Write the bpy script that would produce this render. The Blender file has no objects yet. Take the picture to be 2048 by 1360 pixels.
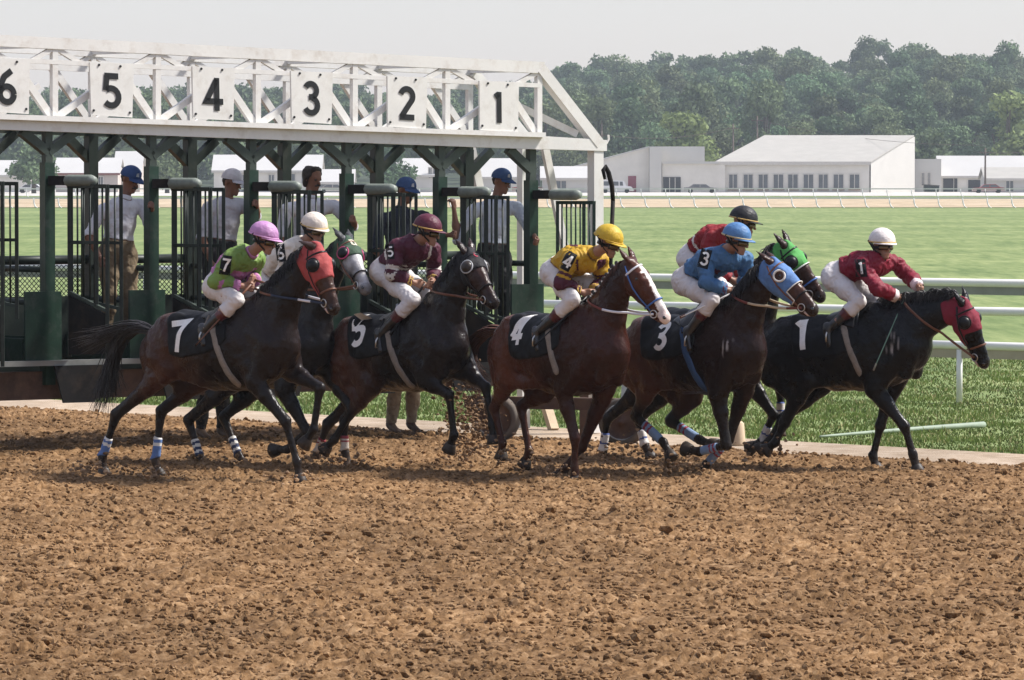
import bpy, bmesh, math, random
import numpy as np
from mathutils import Vector, Matrix, noise
from mathutils.bvhtree import BVHTree

R = math.radians
random.seed(7)
rng = np.random.default_rng(7)
SC = bpy.context.scene
COL = SC.collection

# ------------------------------------------------------------------ camera, sky, sun, exposure
CAM = np.array([0.0, 0.0, 2.7])
FPX = 10000.0                      # focal length in pixels of the 2048 px wide photograph
PITCH = math.atan((680 - 348) / FPX)
cd = bpy.data.cameras.new('camera')
cam = bpy.data.objects.new('camera', cd)
COL.objects.link(cam)
cam.location = CAM
cam.rotation_euler = (R(90) - PITCH, 0, 0)
cd.sensor_width = 36
cd.lens = FPX / 2048 * 36
cd.clip_start = 0.5
cd.clip_end = 6000
SC.camera = cam

SUN_AZ, SUN_EL = R(9), R(50)       # azimuth measured from +X towards +Y (away from the camera)
sun_dir = Vector((math.cos(SUN_AZ) * math.cos(SUN_EL), math.sin(SUN_AZ) * math.cos(SUN_EL), math.sin(SUN_EL)))
W = bpy.data.worlds.new('World')
SC.world = W
W.use_nodes = True
nt = W.node_tree
nt.nodes.clear()
wo = nt.nodes.new('ShaderNodeOutputWorld')
bg = nt.nodes.new('ShaderNodeBackground')
sky = nt.nodes.new('ShaderNodeTexSky')
sky.sky_type = 'NISHITA'
sky.sun_disc = False
sky.sun_elevation = SUN_EL
sky.sun_rotation = R(90) - SUN_AZ
sky.air_density = 1.2
sky.dust_density = 0.8
sky.ozone_density = 1.0
mx = nt.nodes.new('ShaderNodeMix')
mx.data_type = 'RGBA'
mx.inputs[0].default_value = 0.38
mx.inputs[7].default_value = (6.9, 6.7, 8.4, 1)      # thin even overcast over the blue
nt.links.new(sky.outputs[0], mx.inputs[6])
nt.links.new(mx.outputs[2], bg.inputs[0])
bg.inputs[1].default_value = 0.090
nt.links.new(bg.outputs[0], wo.inputs[0])

sd = bpy.data.lights.new('sun', 'SUN')
sun = bpy.data.objects.new('sun', sd)
COL.objects.link(sun)
sun.rotation_euler = (-sun_dir).to_track_quat('-Z', 'Y').to_euler()
sd.energy = 5.0
sd.angle = R(8)
sd.color = (1.0, 0.96, 0.91)

SC.view_settings.view_transform = 'Standard'
SC.view_settings.look = 'None'
SC.view_settings.exposure = 0.58
SC.view_settings.gamma = 1.0
SC.view_settings.use_curve_mapping = False
SC.cycles.max_bounces = 6
SC.cycles.volume_bounces = 0
SC.cycles.transparent_max_bounces = 6
SC.cycles.use_adaptive_sampling = True
SC.cycles.caustics_reflective = False
SC.cycles.caustics_refractive = False

# ------------------------------------------------------------------ picture -> world helpers (authoring only)
_cp, _sp = math.cos(PITCH), math.sin(PITCH)
FW = np.array([0, _cp, -_sp]); UPV = np.array([0, _sp, _cp]); RT = np.array([1.0, 0, 0])
def ray(px, py):
    return FW + (px - 1024) / FPX * RT + (680 - py) / FPX * UPV
def U(px, py, Y):
    r = ray(px, py); return CAM + r * (Y / r[1])
def onplane(px, py, O, n):
    r = ray(px, py); return CAM + r * (np.dot(np.asarray(O) - CAM, n) / np.dot(r, n))
def G(px, py, z=0.0):
    r = ray(px, py); return CAM + r * ((z - CAM[2]) / r[2])
def PX(p):
    d = np.asarray(p, float) - CAM; f = d @ FW
    return (1024 + FPX * (d @ RT) / f, 680 - FPX * (d @ UPV) / f)

# ------------------------------------------------------------------ objects
def tag(o, label=None, cat=None, group=None, kind=None):
    if label: o['label'] = label
    if cat: o['category'] = cat
    if group: o['group'] = group
    if kind: o['kind'] = kind
    return o
WMX = {}
def empty(name, loc, rz=0.0, label=None, cat=None, group=None):
    o = bpy.data.objects.new(name, None); COL.objects.link(o)
    o.location = loc; o.rotation_euler = (0, 0, rz); o.empty_display_size = 0.3
    WMX[o] = np.array(Matrix.Translation(Vector(loc)) @ Matrix.Rotation(rz, 4, 'Z'))
    return tag(o, label, cat, group)
def meshobj(name, verts, faces, mats, parent=None, smooth=False, fm=None, local=False, col=None, attr='coat'):
    """verts in world space (or already in the parent's space when local)"""
    v = np.asarray(verts, dtype=np.float64).reshape(-1, 3)
    root = parent
    if parent is not None:
        M = WMX[parent]
        if not local:
            Mi = np.linalg.inv(M); v = v @ Mi[:3, :3].T + Mi[:3, 3]
    me = bpy.data.meshes.new(name)
    fa = np.asarray(faces) if not isinstance(faces, np.ndarray) and len(faces) and all(len(f) == len(faces[0]) for f in faces) else faces
    if isinstance(fa, np.ndarray):
        n, k = fa.shape
        me.vertices.add(len(v)); me.vertices.foreach_set('co', v.astype(np.float32).ravel())
        me.loops.add(n * k); me.loops.foreach_set('vertex_index', fa.astype(np.int32).ravel())
        me.polygons.add(n); me.polygons.foreach_set('loop_start', np.arange(0, n * k, k, dtype=np.int32))
        me.polygons.foreach_set('loop_total', np.full(n, k, dtype=np.int32))
        me.update(calc_edges=True)
    else:
        me.from_pydata([tuple(x) for x in v], [], [tuple(f) for f in faces])
    if not isinstance(mats, (list, tuple)): mats = [mats]
    for m in mats: me.materials.append(m)
    if fm is not None: me.polygons.foreach_set('material_index', np.asarray(fm, dtype=np.int32))
    me.polygons.foreach_set('use_smooth', np.full(len(me.polygons), bool(smooth)))
    if col is not None:
        ca = me.color_attributes.new(attr, 'FLOAT_COLOR', 'POINT')
        c4 = np.ones((len(v), 4), dtype=np.float32); c4[:, :3] = col
        ca.data.foreach_set('color', c4.ravel())
    me.validate(); me.update()
    o = bpy.data.objects.new(name, me); COL.objects.link(o)
    if parent is not None:
        o.parent = parent; WMX[o] = WMX[parent]
    else:
        WMX[o] = np.eye(4)
    return o
def copy_tree(o, parent=None):
    c = o.copy(); COL.objects.link(c)
    if parent is not None: c.parent = parent
    WMX[c] = WMX.get(o, np.eye(4))
    for ch in list(o.children): copy_tree(ch, c)
    return c

def nrm(a):
    a = np.asarray(a, float); return a / max(np.linalg.norm(a), 1e-9)
class MB:
    def __init__(s): s.v = []; s.f = []; s.m = []
    def add(s, v, f, m=0):
        b = len(s.v); s.v.extend([tuple(map(float, x)) for x in v]); s.f.extend([tuple(i + b for i in q) for q in f]); s.m.extend([m] * len(f)); return s
    def frame(s, c, ax, ay, az, m=0):
        """box with centre c and half axes ax, ay, az (vectors)"""
        c, ax, ay, az = map(lambda q: np.asarray(q, float), (c, ax, ay, az))
        v = [c + i * ax + j * ay + k * az for k in (-1, 1) for j in (-1, 1) for i in (-1, 1)]
        f = [(0, 2, 3, 1), (4, 5, 7, 6), (0, 1, 5, 4), (2, 6, 7, 3), (0, 4, 6, 2), (1, 3, 7, 5)]
        if np.dot(np.cross(ax, ay), az) < 0: f = [q[::-1] for q in f]
        return s.add(v, f, m)
    def box(s, lo, hi, m=0):
        lo, hi = np.asarray(lo, float), np.asarray(hi, float); h = (hi - lo) / 2
        return s.frame((lo + hi) / 2, (h[0], 0, 0), (0, h[1], 0), (0, 0, h[2]), m)
    def beam(s, a, b, w, h=None, up=(0, 0, 1), m=0):
        a, b = np.asarray(a, float), np.asarray(b, float); h = w if h is None else h
        d = b - a; L = np.linalg.norm(d); d = d / L
        sd_ = np.cross(d, np.asarray(up, float))
        if np.linalg.norm(sd_) < 1e-4: sd_ = np.cross(d, np.array([1.0, 0, 0]))
        sd_ = nrm(sd_); u = np.cross(sd_, d)
        return s.frame((a + b) / 2, d * L / 2, sd_ * w / 2, u * h / 2, m)
    def tube(s, pts, r, n=8, m=0, cap=True, flat=1.0, side=None):
        P = np.asarray(pts, float); k = len(P)
        rr = np.full(k, r, float) if np.isscalar(r) else np.asarray(r, float)
        T = np.gradient(P, axis=0); T /= np.maximum(np.linalg.norm(T, axis=1), 1e-9)[:, None]
        ref = np.array([0.0, 0, 1]) if side is None else np.asarray(side, float)
        if abs(np.dot(T[0], ref)) > .95: ref = np.array([1.0, 0, 0])
        v = []
        for i in range(k):
            a = ref - T[i] * np.dot(ref, T[i]); a = nrm(a); ref = a; b = np.cross(T[i], a)
            for j in range(n):
                t = 2 * math.pi * j / n
                v.append(P[i] + rr[i] * (a * math.cos(t) + b * math.sin(t) * flat))
        f = [(i * n + j, i * n + (j + 1) % n, (i + 1) * n + (j + 1) % n, (i + 1) * n + j) for i in range(k - 1) for j in range(n)]
        if cap: f += [tuple(range(n - 1, -1, -1)), tuple(range((k - 1) * n, k * n))]
        return s.add(v, f, m)
    def lathe(s, c, axis, prof, n=16, m=0, cap=True):
        """prof: list of (offset along axis, radius)"""
        ax = nrm(axis); a = np.cross(ax, [0, 0, 1.0]);
        if np.linalg.norm(a) < .1: a = np.cross(ax, [1.0, 0, 0])
        a = nrm(a); b = np.cross(ax, a); c = np.asarray(c, float); v = []
        for (h, r) in prof:
            for j in range(n):
                t = 2 * math.pi * j / n; v.append(c + ax * h + r * (a * math.cos(t) + b * math.sin(t)))
        k = len(prof)
        f = [(i * n + j, i * n + (j + 1) % n, (i + 1) * n + (j + 1) % n, (i + 1) * n + j) for i in range(k - 1) for j in range(n)]
        if cap: f += [tuple(range(n - 1, -1, -1)), tuple(range((k - 1) * n, k * n))]
        return s.add(v, f, m)
    def prism(s, poly, d, m=0):
        """poly: planar 3-D outline, extruded by vector d"""
        n = len(poly); P = [np.asarray(p, float) for p in poly]; d = np.asarray(d, float)
        v = P + [p + d for p in P]
        f = [tuple(range(n))[::-1], tuple(range(n, 2 * n))] + [(i, (i + 1) % n, n + (i + 1) % n, n + i) for i in range(n)]
        return s.add(v, f, m)
    def build(s, name, mats, parent=None, smooth=False):
        o = meshobj(name, s.v, s.f, mats, parent, smooth, fm=s.m)
        bm = bmesh.new(); bm.from_mesh(o.data); bmesh.ops.recalc_face_normals(bm, faces=bm.faces); bm.to_mesh(o.data); bm.free()
        return o

# ------------------------------------------------------------------ materials
def mk(name, base, rough=.6, var=.18, scale=6.0, bump=0.0, bscale=60.0, spec=.4, metal=0.0, dirt=None, dirt_amt=.4, dscale=3.0, coords='Object', sheen=0.0, attr=None, transl=0.0, aniso=None, randhue=0.0, emit=None):
    m = bpy.data.materials.new(name); m.use_nodes = True
    n = m.node_tree; N = n.nodes; L = n.links
    b = N['Principled BSDF']
    b.inputs['Roughness'].default_value = rough
    b.inputs['Metallic'].default_value = metal
    b.inputs['Specular IOR Level'].default_value = spec
    if sheen: b.inputs['Sheen Weight'].default_value = sheen
    tc = N.new('ShaderNodeTexCoord')
    src = tc.outputs[coords]
    if aniso:
        mp = N.new('ShaderNodeMapping'); mp.inputs['Scale'].default_value = aniso; L.new(src, mp.inputs[0]); src = mp.outputs[0]
    no = N.new('ShaderNodeTexNoise'); no.inputs['Scale'].default_value = scale; no.inputs['Detail'].default_value = 6; no.inputs['Roughness'].default_value = .65
    L.new(src, no.inputs['Vector'])
    mr = N.new('ShaderNodeMapRange'); mr.inputs[1].default_value = .25; mr.inputs[2].default_value = .75
    mr.inputs[3].default_value = 1 - var; mr.inputs[4].default_value = 1 + var
    L.new(no.outputs[0], mr.inputs[0])
    mul = N.new('ShaderNodeMix'); mul.data_type = 'RGBA'; mul.blend_type = 'MULTIPLY'; mul.inputs[0].default_value = 1
    if attr:
        at = N.new('ShaderNodeVertexColor'); at.layer_name = attr; L.new(at.outputs[0], mul.inputs[6])
    else:
        mul.inputs[6].default_value = (*base, 1)
    cmb = N.new('ShaderNodeCombineColor'); [L.new(mr.outputs[0], cmb.inputs[i]) for i in range(3)]
    L.new(cmb.outputs[0], mul.inputs[7])
    out = mul.outputs[2]
    if randhue:
        oi = N.new('ShaderNodeObjectInfo'); hs = N.new('ShaderNodeHueSaturation')
        a1 = N.new('ShaderNodeMapRange'); a1.inputs[3].default_value = .5 - randhue * .12; a1.inputs[4].default_value = .5 + randhue * .12
        a2 = N.new('ShaderNodeMapRange'); a2.inputs[3].default_value = 1 - randhue; a2.inputs[4].default_value = 1 + randhue
        L.new(oi.outputs['Random'], a1.inputs[0])
        wn = N.new('ShaderNodeTexWhiteNoise'); wn.noise_dimensions = '1D'; L.new(oi.outputs['Random'], wn.inputs['W']); L.new(wn.outputs[0], a2.inputs[0])
        L.new(a1.outputs[0], hs.inputs['Hue']); L.new(a2.outputs[0], hs.inputs['Value']); L.new(out, hs.inputs['Color']); out = hs.outputs[0]
    if dirt is not None:
        n2 = N.new('ShaderNodeTexNoise'); n2.inputs['Scale'].default_value = dscale; n2.inputs['Detail'].default_value = 8; n2.inputs['Roughness'].default_value = .7
        L.new(src, n2.inputs['Vector'])
        r2 = N.new('ShaderNodeMapRange'); r2.inputs[1].default_value = .5; r2.inputs[2].default_value = .72; r2.inputs[3].default_value = 0; r2.inputs[4].default_value = dirt_amt
        L.new(n2.outputs[0], r2.inputs[0])
        m2 = N.new('ShaderNodeMix'); m2.data_type = 'RGBA'; L.new(r2.outputs[0], m2.inputs[0]); L.new(out, m2.inputs[6]); m2.inputs[7].default_value = (*dirt, 1)
        out = m2.outputs[2]
    L.new(out, b.inputs['Base Color'])
    if bump:
        n3 = N.new('ShaderNodeTexNoise'); n3.inputs['Scale'].default_value = bscale; n3.inputs['Detail'].default_value = 5
        L.new(src, n3.inputs['Vector'])
        bp = N.new('ShaderNodeBump'); bp.inputs['Strength'].default_value = bump; bp.inputs['Distance'].default_value = .02
        L.new(n3.outputs[0], bp.inputs['Height']); L.new(bp.outputs[0], b.inputs['Normal'])
    if transl:
        tr = N.new('ShaderNodeBsdfTranslucent'); L.new(out, tr.inputs[0])
        ms = N.new('ShaderNodeMixShader'); ms.inputs[0].default_value = transl
        L.new(b.outputs[0], ms.inputs[1]); L.new(tr.outputs[0], ms.inputs[2]); L.new(ms.outputs[0], N['Material Output'].inputs[0])
    return m
# ------------------------------------------------------------------ organic bodies: smooth union of tapered elliptic limbs, meshed with surface nets
class Prim:
    __slots__ = ('a', 'b', 'ra', 'rb', 'side', 'k', 'tag', 'n', 'ax', 'L')
    def __init__(s, a, b, ra, rb, side=(0, 1, 0), k=.012, tag='body'):
        s.a, s.b = np.asarray(a, float), np.asarray(b, float)
        s.ra = (ra, ra) if np.isscalar(ra) else ra; s.rb = (rb, rb) if np.isscalar(rb) else rb
        d = s.b - s.a; s.L = np.linalg.norm(d)
        if s.L < 1e-5: d = np.array([0, 0, 1e-3]); s.b = s.a + d; s.L = 1e-3
        s.ax = d / s.L
        sv = np.asarray(side, float); sv = sv - s.ax * np.dot(sv, s.ax)
        if np.linalg.norm(sv) < 1e-3:
            sv = np.cross(s.ax, [0.3, .2, .9])
        s.side = sv / np.linalg.norm(sv); s.n = np.cross(s.ax, s.side); s.k = k; s.tag = tag
    def ev(s, P):
        q = P - s.a
        ta = q @ s.ax; t = np.clip(ta / s.L, 0, 1)
        w = s.ra[0] + (s.rb[0] - s.ra[0]) * t; h = s.ra[1] + (s.rb[1] - s.ra[1]) * t
        l = q @ s.side; m = q @ s.n; c = ta - t * s.L
        r = np.minimum(w, h)
        e = np.sqrt((l / w) ** 2 + (m / h) ** 2 + (c / r) ** 2) + 1e-9
        g = np.sqrt((l / w ** 2) ** 2 + (m / h ** 2) ** 2 + (c / r ** 2) ** 2) + 1e-9
        return e * (e - 1) / g, t
CORN = np.array([[i, j, k] for i in (0, 1) for j in (0, 1) for k in (0, 1)])
EDG = [(a, b) for a in range(8) for b in range(a + 1, 8) if np.abs(CORN[a] - CORN[b]).sum() == 1]
def sdf_mesh(prims, h, wgt=.72, smooth=1):
    lo = np.min([np.minimum(p.a - max(p.ra), p.b - max(p.rb)) for p in prims], axis=0) - 3 * h - .03
    hi = np.max([np.maximum(p.a + max(p.ra), p.b + max(p.rb)) for p in prims], axis=0) + 3 * h + .03
    n = np.ceil((hi - lo) / h).astype(int) + 1
    F = np.full(n, 1e-6, dtype=np.float32)
    for p in prims:
        m = max(max(p.ra), max(p.rb)) + p.k * 5
        i0 = np.maximum(np.floor((np.minimum(p.a, p.b) - m - lo) / h).astype(int), 0)
        i1 = np.minimum(np.ceil((np.maximum(p.a, p.b) + m - lo) / h).astype(int) + 1, n)
        g = np.stack(np.meshgrid(*[lo[d] + h * np.arange(i0[d], i1[d]) for d in range(3)], indexing='ij'), -1)
        d, _ = p.ev(g)
        F[i0[0]:i1[0], i0[1]:i1[1], i0[2]:i1[2]] += wgt * np.exp(np.clip(-d / p.k, -20, 12))
    phi = np.log(F)
    ins = phi > 0
    cs = [ins[c[0]:n[0] - 1 + c[0], c[1]:n[1] - 1 + c[1], c[2]:n[2] - 1 + c[2]] for c in CORN]
    anyc = cs[0].copy(); allc = cs[0].copy()
    for c in cs[1:]: anyc |= c; allc &= c
    cell = np.argwhere(anyc & ~allc)
    idx = np.full(np.array(n) - 1, -1, dtype=np.int64); idx[cell[:, 0], cell[:, 1], cell[:, 2]] = np.arange(len(cell))
    cv = np.stack([phi[cell[:, 0] + c[0], cell[:, 1] + c[1], cell[:, 2] + c[2]] for c in CORN], 1)
    acc = np.zeros((len(cell), 3)); cnt = np.zeros(len(cell))
    for a, b in EDG:
        va, vb = cv[:, a], cv[:, b]; mk_ = (va > 0) != (vb > 0)
        t = np.where(mk_, va / np.where(mk_, va - vb, 1), 0)
        pt = CORN[a] + t[:, None] * (CORN[b] - CORN[a])
        acc += np.where(mk_[:, None], pt, 0); cnt += mk_
    V = lo + h * (cell + acc / cnt[:, None])
    Fs = []
    for ax in range(3):
        sl0 = [slice(None)] * 3; sl1 = [slice(None)] * 3
        sl0[ax] = slice(0, n[ax] - 1); sl1[ax] = slice(1, n[ax])
        s0, s1 = ins[tuple(sl0)], ins[tuple(sl1)]
        e = np.argwhere(s0 != s1)
        u, w = (ax + 1) % 3, (ax + 2) % 3
        ok = (e[:, u] > 0) & (e[:, w] > 0) & (e[:, u] < n[u] - 1) & (e[:, w] < n[w] - 1); e = e[ok]
        flip = s0[e[:, 0], e[:, 1], e[:, 2]]
        def gi(du, dw):
            q = e.copy(); q[:, u] += du; q[:, w] += dw; return idx[q[:, 0], q[:, 1], q[:, 2]]
        a, b, c, d = gi(-1, -1), gi(0, -1), gi(0, 0), gi(-1, 0)
        quad = np.stack([a, b, c, d], 1); quad[~flip] = quad[~flip][:, ::-1]; Fs.append(quad)
    Q = np.concatenate(Fs)
    for _ in range(smooth): V = lap(V, Q, .5)
    return V, Q
def lap(V, Q, f):
    s = np.zeros_like(V); c = np.zeros(len(V))
    for i in range(4):
        a, b = Q[:, i], Q[:, (i + 1) % 4]
        np.add.at(s, a, V[b]); np.add.at(c, a, 1); np.add.at(s, b, V[a]); np.add.at(c, b, 1)
    return V + f * (s / np.maximum(c, 1)[:, None] - V)
def vnormals(V, Q):
    N = np.cross(V[Q[:, 2]] - V[Q[:, 0]], V[Q[:, 3]] - V[Q[:, 1]]); o = np.zeros_like(V)
    for i in range(4): np.add.at(o, Q[:, i], N)
    return o / np.maximum(np.linalg.norm(o, axis=1), 1e-12)[:, None]
def nearest(prims, V):
    best = np.full(len(V), 9e9); bi = np.zeros(len(V), int); bt = np.zeros(len(V))
    for i, p in enumerate(prims):
        m = max(max(p.ra), max(p.rb)) + .08
        lo, hi = np.minimum(p.a, p.b) - m, np.maximum(p.a, p.b) + m
        s = np.where(np.all((V > lo) & (V < hi), axis=1))[0]
        if not len(s): continue
        d, t = p.ev(V[s]); up = d < best[s]
        best[s[up]] = d[up]; bi[s[up]] = i; bt[s[up]] = t[up]
    return bi, bt
def shell(V, Q, N, mask, off, rim=.012, disp=None, bsm=5, sm=0, single=False):
    """a layer worn on the body: faces whose corners are all in mask, lifted by off, with a rim turned in at its edges"""
    fk = mask[Q].all(1); q = Q[fk]
    if not len(q): return np.zeros((0, 3)), np.zeros((0, 4), int), np.zeros(0, int)
    if single:      # keep the largest connected piece
        lab = np.arange(len(V))
        while True:
            m = lab[q].min(1); new = lab.copy(); [np.minimum.at(new, q[:, i], m) for i in range(4)]; new = new[new]
            if (new == lab).all(): break
            lab = new
        ll = lab[q[:, 0]]; a, cn = np.unique(ll, return_counts=True); q = q[ll == a[cn.argmax()]]
    u, inv = np.unique(q, return_inverse=True); q = inv.reshape(-1, 4)
    v0 = V[u].copy(); nn = N[u]
    ed = {}
    for f in q:
        for i in range(4):
            a, b = int(f[i]), int(f[(i + 1) % 4]); ed[(a, b)] = 1
    be = [(a, b) for (a, b) in ed if (b, a) not in ed]
    nb = {}
    for a, b in be: nb.setdefault(a, []).append(b); nb.setdefault(b, []).append(a)
    for _ in range(bsm):
        nv = {a: np.mean([v0[x] for x in l], axis=0) for a, l in nb.items()}
        for a, p in nv.items(): v0[a] = v0[a] * .5 + p * .5
    for _ in range(sm):
        vs = lap(v0, q, .5); bmask = np.ones(len(v0), bool); bmask[list(nb)] = False; v0[bmask] = vs[bmask]
    o = np.full(len(v0), off) if np.isscalar(off) else off[u]
    if disp is not None: o = o + disp(v0)
    v1 = v0 + nn * o[:, None]
    bl = sorted(nb); mp = {a: len(v1) + i for i, a in enumerate(bl)}
    vin = np.array([v1[a] - nn[a] * (o[a] + rim) for a in bl]).reshape(-1, 3)
    rq = np.array([(b, a, mp[a], mp[b]) for a, b in be], dtype=int).reshape(-1, 4)
    return np.vstack([v1, vin]), np.vstack([q, rq]), np.concatenate([u, np.array([u[a] for a in bl], dtype=int)])

# ------------------------------------------------------------------ stroke lettering
def arc(cx, cy, r, a0, a1, n=14, ry=None):
    ry = r if ry is None else ry
    return [(cx + r * math.cos(R(a0 + (a1 - a0) * i / n)), cy + ry * math.sin(R(a0 + (a1 - a0) * i / n))) for i in range(n + 1)]
GLY = {
 '1': [[(.32, 0), (.32, 1)], [(.30, .93), (.16, .83)]],
 '2': [arc(.31, .72, .225, 165, -28) + [(.30, .34), (.10, .06)], [(.04, .06), (.58, .06)]],
 '3': [arc(.30, .745, .205, 155, -75), arc(.30, .275, .235, 82, -155), [(.22, .535), (.34, .535)]],
 '4': [[(.44, 0), (.44, 1)], [(.44, .95), (.07, .28), (.66, .28)]],
 '5': [[(.56, .94), (.17, .94), (.12, .50)], arc(.30, .315, .26, 128, -140)],
 '6': [arc(.30, .28, .23, 0, 360, 24), [(.07, .28), (.10, .55), (.22, .80), (.46, .98)]],
 '7': [[(.03, .94), (.57, .94), (.36, .52), (.24, 0)]],
 '0': [[(0.05, .05), (.05, .95), (.6, .95), (.6, .05), (.05, .05)]],
 'C': [arc(.3, .5, .25, 50, 310, 14, .42)],
 'S': [arc(.30, .74, .21, 40, 255) + arc(.30, .27, .23, 80, -140)],
}
def strokes(ch, w, step=.06):
    """-> verts 2-D, quads, of a digit one unit high"""
    V, Fq = [], []
    for pl in GLY[ch]:
        pts = [np.array(pl[0], float)]
        for a, b in zip(pl[:-1], pl[1:]):
            a, b = np.array(a, float), np.array(b, float); n = max(1, int(np.linalg.norm(b - a) / step))
            pts += [a + (b - a) * (i + 1) / n for i in range(n)]
        P = np.array(pts); T = np.diff(P, axis=0); T /= np.linalg.norm(T, axis=1)[:, None]
        base = len(V)
        for i in range(len(P)):
            t0 = T[max(i - 1, 0)]; t1 = T[min(i, len(T) - 1)]; m = t0 + t1
            if np.linalg.norm(m) < .2: m = t1
            m = m / np.linalg.norm(m); nn = np.array([-m[1], m[0]])
            c = max(.55, float(np.dot(m, t1)))
            V += [P[i] + nn * w / 2 / c, P[i] - nn * w / 2 / c]
        for i in range(len(P) - 1): Fq.append((base + 2 * i, base + 2 * i + 1, base + 2 * i + 3, base + 2 * i + 2))
    return np.array(V), Fq
def decal(ch, w, origin, xd, yd, size, bvh, off=.004, wid=1.0):
    """lettering laid on a surface: 2-D strokes at origin (bottom left) cast along the plane's normal onto bvh"""
    v2, f = strokes(ch, w)
    xd, yd = nrm(xd), nrm(yd); nz = np.cross(xd, yd); out = []
    for x, y in v2:
        p = np.asarray(origin) + xd * x * size * wid + yd * y * size + nz * .5
        hit = bvh.ray_cast(Vector(p), Vector(-nz), 1.2)
        if hit[0] is None: out.append(p - nz * .5)
        else: out.append(np.array(hit[0]) + nz * off)
    return out, f
def patch(x0, x1, y0, y1, nx, ny, origin, xd, yd, bvh, off=.004):
    xd, yd = nrm(xd), nrm(yd); nz = np.cross(xd, yd); V = []; Fq = []
    for j in range(ny + 1):
        for i in range(nx + 1):
            p = np.asarray(origin) + xd * (x0 + (x1 - x0) * i / nx) + yd * (y0 + (y1 - y0) * j / ny) + nz * .5
            hit = bvh.ray_cast(Vector(p), Vector(-nz), 1.2)
            V.append(np.array(hit[0]) + nz * off if hit[0] is not None else p - nz * .5)
    Fq = [(j * (nx + 1) + i, j * (nx + 1) + i + 1, (j + 1) * (nx + 1) + i + 1, (j + 1) * (nx + 1) + i) for j in range(ny) for i in range(nx)]
    return V, Fq
# ------------------------------------------------------------------ ground: infield turf, track dirt, sandy edge
def grass_mat():
    m = bpy.data.materials.new('turf'); m.use_nodes = True
    N = m.node_tree.nodes; L = m.node_tree.links; b = N['Principled BSDF']
    b.inputs['Roughness'].default_value = .9; b.inputs['Specular IOR Level'].default_value = .1
    ge = N.new('ShaderNodeNewGeometry')
    def nz(sx, sy, sc, det=5):
        mp = N.new('ShaderNodeMapping'); mp.inputs['Scale'].default_value = (sx, sy, 1); L.new(ge.outputs['Position'], mp.inputs[0])
        n = N.new('ShaderNodeTexNoise'); n.inputs['Scale'].default_value = sc; n.inputs['Detail'].default_value = det; n.inputs['Roughness'].default_value = .65
        L.new(mp.outputs[0], n.inputs['Vector']); return n.outputs[0]
    r = N.new('ShaderNodeValToRGB'); e = r.color_ramp.elements
    e[0].position = .41; e[0].color = (.095, .140, .048, 1); e[1].position = .60; e[1].color = (.250, .285, .120, 1)
    x = e.new(.5); x.color = (.160, .205, .078, 1)
    add = N.new('ShaderNodeMix'); add.data_type = 'FLOAT'; add.inputs[0].default_value = .5
    L.new(nz(.02, .10, .6, 3), add.inputs[2]); L.new(nz(.9, .11, .9, 9), add.inputs[3]); ad2 = N.new('ShaderNodeMix'); ad2.data_type = 'FLOAT'; ad2.inputs[0].default_value = .38
    L.new(add.outputs[0], ad2.inputs[2]); L.new(nz(3.2, .30, 1.0, 8), ad2.inputs[3]); L.new(ad2.outputs[0], r.inputs[0])
    L.new(r.outputs[0], b.inputs['Base Color'])
    return m
M_TURF = grass_mat()
def ground_sheet():
    xs = [-400, -60, -20, 0, 20, 60, 400]; ys = [-2, 20, 60, 120, 300, 600, 860, 1000, 1150, 1300, 1420, 1600]
    V = [(x, y, 0) for y in ys for x in xs]; nx = len(xs)
    return V, [(j * nx + i, j * nx + i + 1, (j + 1) * nx + i + 1, (j + 1) * nx + i) for j in range(len(ys) - 1) for i in range(nx - 1)]
v, f = ground_sheet()
tag(meshobj('infield_turf', v, f, M_TURF), kind='structure')

# line between the turf and the sandy edge of the track, and line between that edge and the harrowed dirt
E0, E1 = G(60, 798), G(2030, 909)
S0, S1 = G(60, 818), G(2030, 934)
ED = nrm((E1 - E0) * [1, 1, 0]); EN = np.array([-ED[1], ED[0], 0])
if EN[1] < 0: EN = -EN                                     # points to the turf side
def edist(P): return (P[..., 0] - E0[0]) * EN[0] + (P[..., 1] - E0[1]) * EN[1]
SD = nrm((S1 - S0) * [1, 1, 0]); SN = np.array([-SD[1], SD[0], 0])
if SN[1] < 0: SN = -SN
def sdist(P): return (P[..., 0] - S0[0]) * SN[0] + (P[..., 1] - S0[1]) * SN[1]

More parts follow.
